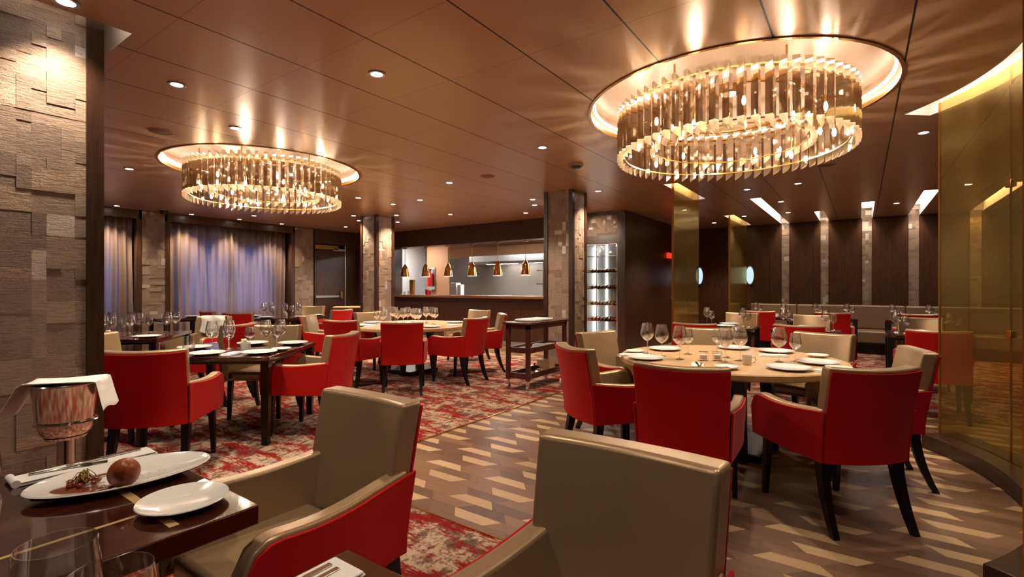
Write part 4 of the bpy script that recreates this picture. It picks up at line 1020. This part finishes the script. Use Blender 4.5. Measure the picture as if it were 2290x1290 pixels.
t_ = thing('cream_jug', 'small pale cup with a handle beside the large plate on the round table', 'cup', (-.70, 4.02, TZ))
MB().lathe([(0, 0), (.028, 0), (.032, .01), (.034, .07), (.031, .07), (.029, .012), (0, .006)], 22).build('cup_body', M['china'], t_)
MB().tube([(.032, .006, .06), (.055, .01, .058), (.062, .012, .04), (.052, .01, .02), (.032, .006, .016)], .004, 8).build('handle', M['china'], t_)

def setting(tx, ty, r_, angs, gname_, lab, glasses=2, plates=True, rz0=0):
    for i, (a, nm) in enumerate(angs):
        x, y = W2(tx, ty, a, r_)
        if plates: place(dplate, (x, y, TZ), 0, 'white dinner plate %s of the %s' % (nm, lab), 'plates on the ' + lab)
    return
# round table before the kitchen: a dense cluster nothing tells apart
rn = random.Random(8); pts = []
while len(pts) < 20:
    x, y = rn.uniform(-.55, .55), rn.uniform(-.55, .55)
    if math.hypot(x, y) < .52 and all(math.hypot(x - a, y - b) > .116 for a, b in pts): pts.append((x, y))
def ranked(P):
    # rows by distance from the viewer, then across from the curtain side: gives every glass its own words
    d_ = lambda p: -math.sin(rad(35.4)) * p[0] + math.cos(rad(35.4)) * p[1]
    c_ = lambda p: math.cos(rad(35.4)) * p[0] + math.sin(rad(35.4)) * p[1]
    P = sorted(P, key=d_); out = []
    rows = ['front', 'second', 'third', 'back']; nn = -(-len(P) // 4)
    for i in range(4):
        for j, p in enumerate(sorted(P[i * nn:(i + 1) * nn], key=c_)): out.append((p, ['first', 'second', 'third', 'fourth', 'fifth'][j], rows[i]))
    return out
for (x, y), o1, o2 in ranked(pts): place(big if rn.random() < .6 else small, (-5.72 + x, 5.32 + y, TZ), 0, 'wine glass, %s from the curtain, %s row on the round table before the kitchen' % (o1, o2), 'wine glasses clustered on the round table before the kitchen')
setting(-5.75, 5.36, .72, [(-60, 'on the walkway side rim'), (-20, 'on the trolley side rim'), (195, 'on the window side rim'), (245, 'at the front rim'), (60, 'at the kitchen side rim')], None, 'round table before the kitchen')
place(nap, W2(-5.75, 5.36, -95, .72) + (TZ,), 0, 'folded white napkin on the front rim of the round table before the kitchen')
place(nap, W2(-5.75, 5.36, 15, .72) + (TZ,), 1.5, 'folded white napkin on the trolley side of the round table before the kitchen')

# dark square table C (centre -4.79, 2.26, turned 38 degrees)
def loc(cx, cy, rot, u, v): c_, s_ = math.cos(rad(rot)), math.sin(rad(rot)); return (cx + u * c_ - v * s_, cy + u * s_ + v * c_)
cl = lambda u, v: loc(-4.79, 2.26, 38, u, v) + (TZ,)
for u, v, p, lb in [(-.32, -.18, sless, 'round stemless glass'), (-.17, -.08, big, 'tall wine glass next to the round stemless one'), (-.07, .02, big, 'tall wine glass in the middle of the table'), (.0, -.12, small, 'small wine glass before the tall pair'), (.22, -.18, small, 'small wine glass before the flower pot'), (.27, .02, big, 'tall wine glass toward the side-on chair'), (.36, .12, big, 'tallest looking wine glass toward the side-on chair'), (.40, -.05, small, 'small wine glass closest to the side-on chair')]:
    place(p, cl(u, v), 0, lb + ', dark square table', 'wine glasses on the dark square table')
for u, v, lb in [(-.05, -.38, 'at the front edge'), (.38, .38, 'at the far corner'), (-.40, .05, 'toward the pillar post'), (.37, -.33, 'toward the side-on chair'), (-.02, .38, 'before the cream chair')]:
    place(dplate, cl(u, v), 0, 'white dinner plate %s of the dark square table' % lb, 'plates on the dark square table')
place(nap, cl(.17, -.40), rad(38), 'folded white napkin at the front edge of the dark square table')
place(pot, cl(.10, -.02), 0, 'small white pot of cream blossoms on the dark square table behind the red back', 'flower pots on tables')
place(splate, cl(.47, -.12), 0, 'small white side plate on the dark square table edge by the side-on chair')

# farther square table D
dlc = lambda u, v: loc(-7.25, 2.12, 51, u, v) + (TZ,)
rn = random.Random(5); pts = []
while len(pts) < 14:
    x, y = rn.uniform(-.25, .46), rn.uniform(-.40, .40)
    if all(math.hypot(x - a, y - b) > .10 for a, b in pts) and not (x > .28 and y < -.12): pts.append((x, y))
for (x, y, z), o1, o2 in ranked([dlc(*p) for p in pts]): place(big if rn.random() < .6 else small, (x, y, z), 0, 'wine glass, %s from the pillar post, %s row on the farther square table' % (o1, o2), 'wine glasses on the farther square table')
place(dplate, dlc(.38, -.36), 0, 'white dinner plate on the corner of the square table by the pillar post')
place(pot, dlc(.05, -.44), 0, 'small white pot of cream blossoms on the farther square table by the pillar post', 'flower pots on tables')
# cloth over the chair
def cloth_over():
    o = MB(); c0 = loc(-7.38, 2.69, -60 - 90, 0, 0)
    return o
t_ = thing('draped_cloth', 'white cloth draped over the corner of the cream chair by the farther square table', 'cloth', (-7.50, 3.04, 0), rad(-150))
def drape(off):
    def f(u, v):
        x = -.22 + .36 * u + .02 * math.sin(v * 7)
        s = (v - .38) * .62
        if s < -.05: y, z = -.30 - .042, .915 + (s + .05) * 1.0
        elif s > .05: y, z = -.26 + .025 + .02 * math.sin(u * 9), .915 - (s - .05) * (1.0 - .35 * u)
        else: y, z = -.288 + s * 1.05, .915
        y += (-.02 if y < -.3 else .0)
        return (x, y + (off if y > -.3 else -off) * (abs(s) > .05), z + off * (abs(s) <= .05))
    return f
MB().slab(drape(.004), drape(0), 10, 16).build('cloth', M['linen'], t_, ang=60)
# small dark round table E
E_ = (-9.41, 5.40)
for a, r_, p, q in ((200, .35, big, 'tall curtain-side'), (215, .25, small, 'small curtain-side'), (260, .4, big, 'tall front'), (275, .3, small, 'small front'), (330, .35, big, 'tall walkway-side'), (345, .45, small, 'small walkway-side'), (20, .3, big, 'tall kitchen-side'), (100, .35, small, 'small back')):
    place(p, W2(E_[0], E_[1], a, r_) + (TZ,), 0, q + ' wine glass on the small dark round table by the curtain', 'wine glasses on the small dark round table')
setting(E_[0], E_[1], .58, [(225, 'on the curtain side'), (295, 'at the front'), (0, 'on the kitchen side'), (60, 'at the back')], None, 'small dark round table by the curtain')
place(pot, E_ + (TZ,), 0, 'small white pot of blossoms on the small dark round table by the curtain', 'flower pots on tables')
place(dplate, (-10.6, 3.85, TZ), 0, 'white dinner plate on the table against the curtain, closer one', 'plates on the table against the curtain')
place(dplate, (-10.6, 4.2, TZ), 0, 'white dinner plate on the table against the curtain, next to the flower pot side', 'plates on the table against the curtain')
# banquette tables
for (tx, ty), nm in (((-1.65, 7.92), 'front row table nearest the corridor'), ((-.62, 7.98), 'middle table of the front banquette row'), ((.65, 7.98), 'front row table beside the curved glass'),
                     ((-1.5, 11.25), 'banquette table nearest the corridor'), ((-.45, 11.3), 'middle table along the banquette'), ((.75, 11.35), 'banquette table beside the curved glass')):
    for u, v, p, q in ((-.29, .0, big, 'tall corridor-side'), (-.20, -.10, small, 'small corridor-side'), (.22, -.02, big, 'tall glass-screen-side'), (.31, -.12, small, 'small glass-screen-side')):
        place(p, (tx + u, ty + v, TZ), 0, q + ' wine glass on the ' + nm, 'wine glasses on the ' + nm)
    place(dplate, (tx + .02, ty - .25, TZ), 0, 'white dinner plate at the front edge of the ' + nm)
    place(dplate, (tx - .02, ty + .24, TZ), 0, 'white dinner plate at the back edge of the ' + nm)
    place(nap, (tx, ty - .02, TZ), rad(90), 'folded white napkin on the ' + nm)

# ------------------------------------------------------------------ front table setting
t_ = thing('oval_platter', 'long oval white platter holding the chocolate egg', 'platter', (-1.80, .53, TZ), rad(80))
MB().lathe([(0, 0), (.45, 0), (.5, .004), (.92, .017), (1.0, .024), (.985, .027), (.90, .021), (.5, .010), (0, .009)], 72, sx=.222, sy=.137).build('china_body', M['china'], t_, ang=60)
def blob(mb, cx, cy, rx, ry, z, h, n=22, seed=0, wob=.25):
    rn = random.Random(seed); ph = [rn.uniform(0, 6.28) for _ in range(3)]; vs = []
    for k_, (s_, zz) in enumerate(((1, 0), (.92, h * .7), (.6, h), (0.01, h * 1.05))):
        for i in range(n):
            a = 2 * PI * i / n; w_ = 1 + wob * (math.sin(2 * a + ph[0]) * .5 + math.sin(3 * a + ph[1]) * .35 + math.sin(5 * a + ph[2]) * .2)
            vs.append((cx + rx * s_ * w_ * math.cos(a), cy + ry * s_ * w_ * math.sin(a), z + zz))
    fs = [tuple(range(3 * n, 4 * n))]
    for j in range(3):
        for i in range(n): fs.append((j * n + i, j * n + (i + 1) % n, (j + 1) * n + (i + 1) % n, (j + 1) * n + i))
    mb.add(vs, fs)
t_ = thing('caramel_sauce', 'reddish brown sauce swept over the near end of the oval platter', 'sauce', (-1.80, .53, TZ), rad(80))
mb = MB(); blob(mb, -.145, -.03, .05, .055, .013, .004, seed=1); blob(mb, -.10, -.055, .05, .026, .012, .004, seed=2); blob(mb, -.055, -.085, .028, .012, .016, .004, seed=3)
mb.build('sauce_pool', M['sauce'], t_)
MB().box(-.13, .02, .050, .060, .014, .018).build('sauce_stripe', M['sauce'], t_, bevel=.002)
t_ = thing('chocolate_crumble', 'rough mound of brown crumble on the sauce, topped with pale herb strands', 'food', (-1.80, .53, TZ), rad(80))
mb = MB(); rn = random.Random(3)
for i in range(26):
    a = rn.uniform(0, 6.28); r = rn.uniform(0, .032); h = .018 + (.034 - r) * rn.uniform(.2, .9)
    mb.lathe([(0, -.008), (.007, -.004), (.009, .0), (.006, .006), (0, .008)], 7, (-.095 + r * math.cos(a) * 1.2, .005 + r * math.sin(a), h))
mb.build('crumble_mound', M['sauce'], t_)
mb = MB()
for i in range(9):
    a = rn.uniform(0, 6.28); L = rn.uniform(.02, .035); bx, by = -.095 + rn.uniform(-.012, .012), .0 + rn.uniform(-.012, .012)
    mb.tube([(bx - L * math.cos(a) * .5, by - L * math.sin(a) * .5, .036), (bx, by, .052 + rn.uniform(0, .008)), (bx + L * math.cos(a + .6) * .6, by + L * math.sin(a + .6) * .6, .040), (bx + L * math.cos(a + 1) * .8, by + L * math.sin(a + 1) * .8, .028)], .0012, 6)
mb.build('herb_strands', M['herb'], t_)
t_ = thing('white_crumbs', 'scattered tiny white crumbs on the oval platter', 'crumbs', (-1.80, .53, TZ), rad(80)); t_['kind'] = 'stuff'
mb = MB()
for i in range(26):
    x = rn.uniform(-.09, .10); y = rn.uniform(-.09, -.04) + .02 * rn.random(); mb.box(x, x + .004, y, y + .004, .016, .020)
o = mb.build('crumbs', M['china'], t_); o['kind'] = 'stuff'
bpy.context.view_layer.update()
def egg():
    prof = []
    for i in range(21):
        t = i / 20 * PI; z = -math.cos(t); r = math.sin(t) * (1 - .13 * z); prof.append((max(r * .0385, 0), z * .052))
    o = MB().lathe(prof, 36).build('chocolate_egg', M['choc'], ang=180)
    o.location = (-1.705, .50, TZ + .012 + .0435); o.rotation_euler = (rad(28), rad(52), rad(20))
    return tag(o, 'smooth brown chocolate egg lying on the oval white platter', 'chocolate egg')
egg()
bp_ = plate(.106, 'bread_plate', 'round white bread plate beside the oval platter near the table corner'); bp_.location = (-1.47, .56, TZ)
t_ = thing('cutlery_napkin', 'white napkin strip under cutlery along the far side of the oval platter', 'napkin', (-2.035, .50, TZ), 0)
MB().box(-.045, .045, -.17, .18, 0, .006).box(-.042, .045, -.165, .175, .007, .012).build('cloth', M['linen'], t_, bevel=.003)
MB().tube([(-.042, -.172, .010), (.045, -.172, .010)], .011, 14).build('rolled_edge', M['linen'], t_)
place(knife, (-2.05, .56, TZ + .013), rad(4), 'steel knife on the napkin strip behind the oval platter')
place(fork, (-2.02, .46, TZ + .013), rad(-16), 'steel fork on the napkin strip behind the oval platter')
place(sless, (-2.09, .265, TZ), 0, 'clear stemless glass at the picture edge behind the end of the platter')
place(wide, (-.885, .185, TZ), 0, 'tall wine glass with a wide rim at the bottom edge beside the platter table', 'rims of front wine glasses')
place(wide, (-.745, .205, TZ), 0, 'wine glass at the bottom edge whose whole rim shows before the dark table', 'rims of front wine glasses')
place(wide, (-1.02, .06, TZ), 0, 'wine glass in the bottom corner of the picture behind the others', 'rims of front wine glasses')
place(big, (-1.02, .10, TZ - .0), 0, 'wine glass in the bottom corner, overlapping the tall one with a wide rim', 'rims of front wine glasses') if False else None
t_ = thing('napkin_with_cutlery', 'white folded napkin with a knife and fork tucked in on the front table corner', 'napkin', (-.855, .53, TZ), 0)
MB().box(-.055, .045, -.20, .105, 0, .006).box(-.05, .045, -.2, .10, .007, .013).build('cloth', M['linen'], t_, bevel=.003)
MB().box(-.035, -.022, -.19, .075, .013, .017).build('knife', M['chrome'], t_, bevel=.002)
MB().box(-.010, .002, -.19, .075, .013, .017).build('fork', M['chrome'], t_, bevel=.002)

# ------------------------------------------------------------------ wine bucket on its stand
t_ = thing('ice_bucket_stand', 'steel pole stand carrying the wine bucket before the stone pillar', 'stand', (-3.16, .695, 0))
MB().lathe([(0, .006), (.15, .006), (.15, .02), (.04, .035), (.035, .06), (.035, .60), (0, .60)], 32).build('pole', M['chrome'], t_)
MB().lathe([(.113, .68), (.119, .675), (.125, .68), (.119, .685)], 36, close=True).build('carrier_ring', M['chrome'], t_)
MB().lathe([(0, .60), (.08, .60), (.085, .612), (0, .612)], 32).build('tray', M['chrome'], t_)
t_ = thing('wine_bucket', 'polished steel wine bucket under a draped cloth before the stone pillar', 'bucket', (-3.16, .695, .613))
MB().lathe([(0, 0), (.085, 0), (.100, .02), (.108, .05), (.128, .245), (.136, .25), (.132, .255), (.124, .248), (.102, .05), (.08, .01), (0, .008)], 40).build('bucket_body', M['chrome'], t_, ang=60)
t_ = thing('bucket_cloth', 'white cloth draped over the polished wine bucket', 'cloth', (-3.16, .695, .0), rad(60))
def bc(off):
    def f(u, v):
        s = (u - .5) * .62; w_ = (v - .5) * .22
        flat = .142
        if abs(s) < flat: x, z = s, .876 + .006 * math.sin(v * 9 + u * 5)
        else:
            e = abs(s) - flat; sg = 1 if s > 0 else -1; x = sg * (flat + e * (.45 if sg < 0 else .22)) ; z = .872 - e * (.90 if sg < 0 else .80) + .01 * math.sin(v * 6) * (e > .05)
        y = w_ * (1 + .5 * max(0, abs(s) - flat)) + .008 * math.sin(u * 11)
        return (x, y, z + off)
    return f
MB().slab(bc(.004), bc(0), 30, 10).build('cloth', M['linen'], t_, ang=60)

# ------------------------------------------------------------------ service trolley
t_ = thing('service_trolley', 'dark wooden three-tier service trolley on castors before the stone column', 'trolley', (-3.62, 5.70, 0))
for a in (-1, 1):
    for b in (-1, 1):
        cx, cy = a * .155, b * .47
        MB().box(cx - .025, cx + .025, cy - .025, cy + .025, .13, .85).build('post', M['trolley'], t_, bevel=.003)
        cs = MB().lathe([(0, .07), (.02, .07), (.02, .13), (0, .13)], 12, (cx, cy, 0)).box(cx - .018, cx + .018, cy - .022, cy + .022, .04, .08).build('castor', M['chrome'], t_)
        wv = MB(); wv.tube([(cx - .014, cy, .036), (cx + .014, cy, .036)], .030, 18); wv.build('wheel', M['steel'], cs)
MB().box(-.215, .215, -.53, .53, .85, .875).build('top_shelf', M['trolley'], t_, bevel=.005)
MB().box(-.18, .18, -.495, .495, .79, .85).build('rail', M['trolley'], t_)
for z in (.48, .15): MB().box(-.16, .16, -.46, .46, z, z + .02).box(-.165, -.145, -.46, .46, z, z + .07).box(.145, .165, -.46, .46, z, z + .07).box(-.15, .15, -.48, -.46, z, z + .07).box(-.15, .15, .46, .48, z, z + .07).build('tray_shelf', M['trolley'], t_, bevel=.002)
o = MB().box(-3.78, -3.50, 5.38, 5.92, .876, .905).build('folded_tablecloth', M['linen'], bevel=.01, seg=3); tag(o, 'folded white cloth lying on top of the service trolley', 'cloth')
for i, (y, h_, lb) in enumerate(((5.42, .035, 'white folded cloth on the middle tier of the trolley, end closer to the viewer'), (5.75, .05, 'crumpled white cloth in the middle of the trolley middle tier'), (6.04, .03, 'white folded cloth on the middle tier of the trolley, end at the stone column'))):
    mb = MB(); blob(mb, -3.62, y, .115, .105, .501, h_, seed=i + 4, wob=.15); tag(mb.build('service_cloth', M['linen']), lb, 'cloth', 'cloths on the trolley')
t_ = thing('serving_dish', 'shiny round covered dish on the bottom tier of the trolley', 'dish', (-3.62, 5.62, .171)); MB().lathe([(0, 0), (.12, 0), (.13, .01), (.12, .05), (.06, .095), (0, .105)], 28).build('lid', M['chrome'], t_)
MB().lathe([(0, .105), (.012, .105), (.018, .13), (0, .135)], 14).build('knob', M['gold'], t_)
t_ = thing('wooden_box', 'small pale box behind the shiny dish on the bottom tier of the trolley', 'box', (-3.62, 5.92, .171)); MB().box(-.10, .10, -.08, .08, 0, .14).build('box_body', M['table_light'], t_, bevel=.004)
t_ = thing('small_wheeled_cart', 'small black and red wheeled device standing behind the trolley', 'device', (-3.22, 5.98, 0))
MB().box(-.11, .11, -.13, .13, .08, .30).build('body', M['black'], t_, bevel=.02); MB().box(.0, .12, -.10, .10, .16, .34).build('red_cover', M['redplastic'], t_, bevel=.02)
MB().lathe([(0, 0), (.05, .0), (.055, .05), (.03, .09), (0, .1)], 16, (.05, -.02, .30)).build('orange_cap', M['orange'], t_)
for a in (-.12, .12):
    for b in (-.10, .10): MB().tube([(a - .012, b, .05), (a + .012, b, .05)], .05, 18).build('wheel', M['white_kit'], t_)
# service stand by the exit door
t_ = thing('service_stand', 'tall dark service stand with a pale top before the exit door', 'stand', (-9.30, 6.95, 0), rad(50))
MB().box(-.42, .42, -.25, .25, .87, .90).build('top', M['table_light'], t_, bevel=.006)
MB().box(-.38, .38, -.21, .21, .75, .87).build('drawer_box', M['trolley'], t_, bevel=.003)
for a in (-1, 1):
    for b in (-1, 1): MB().box(a * .36 - .025, a * .36 + .025, b * .19 - .025, b * .19 + .025, 0.006, .75).build('leg', M['leg'], t_)
# unused prototypes would be left nameless: none remain
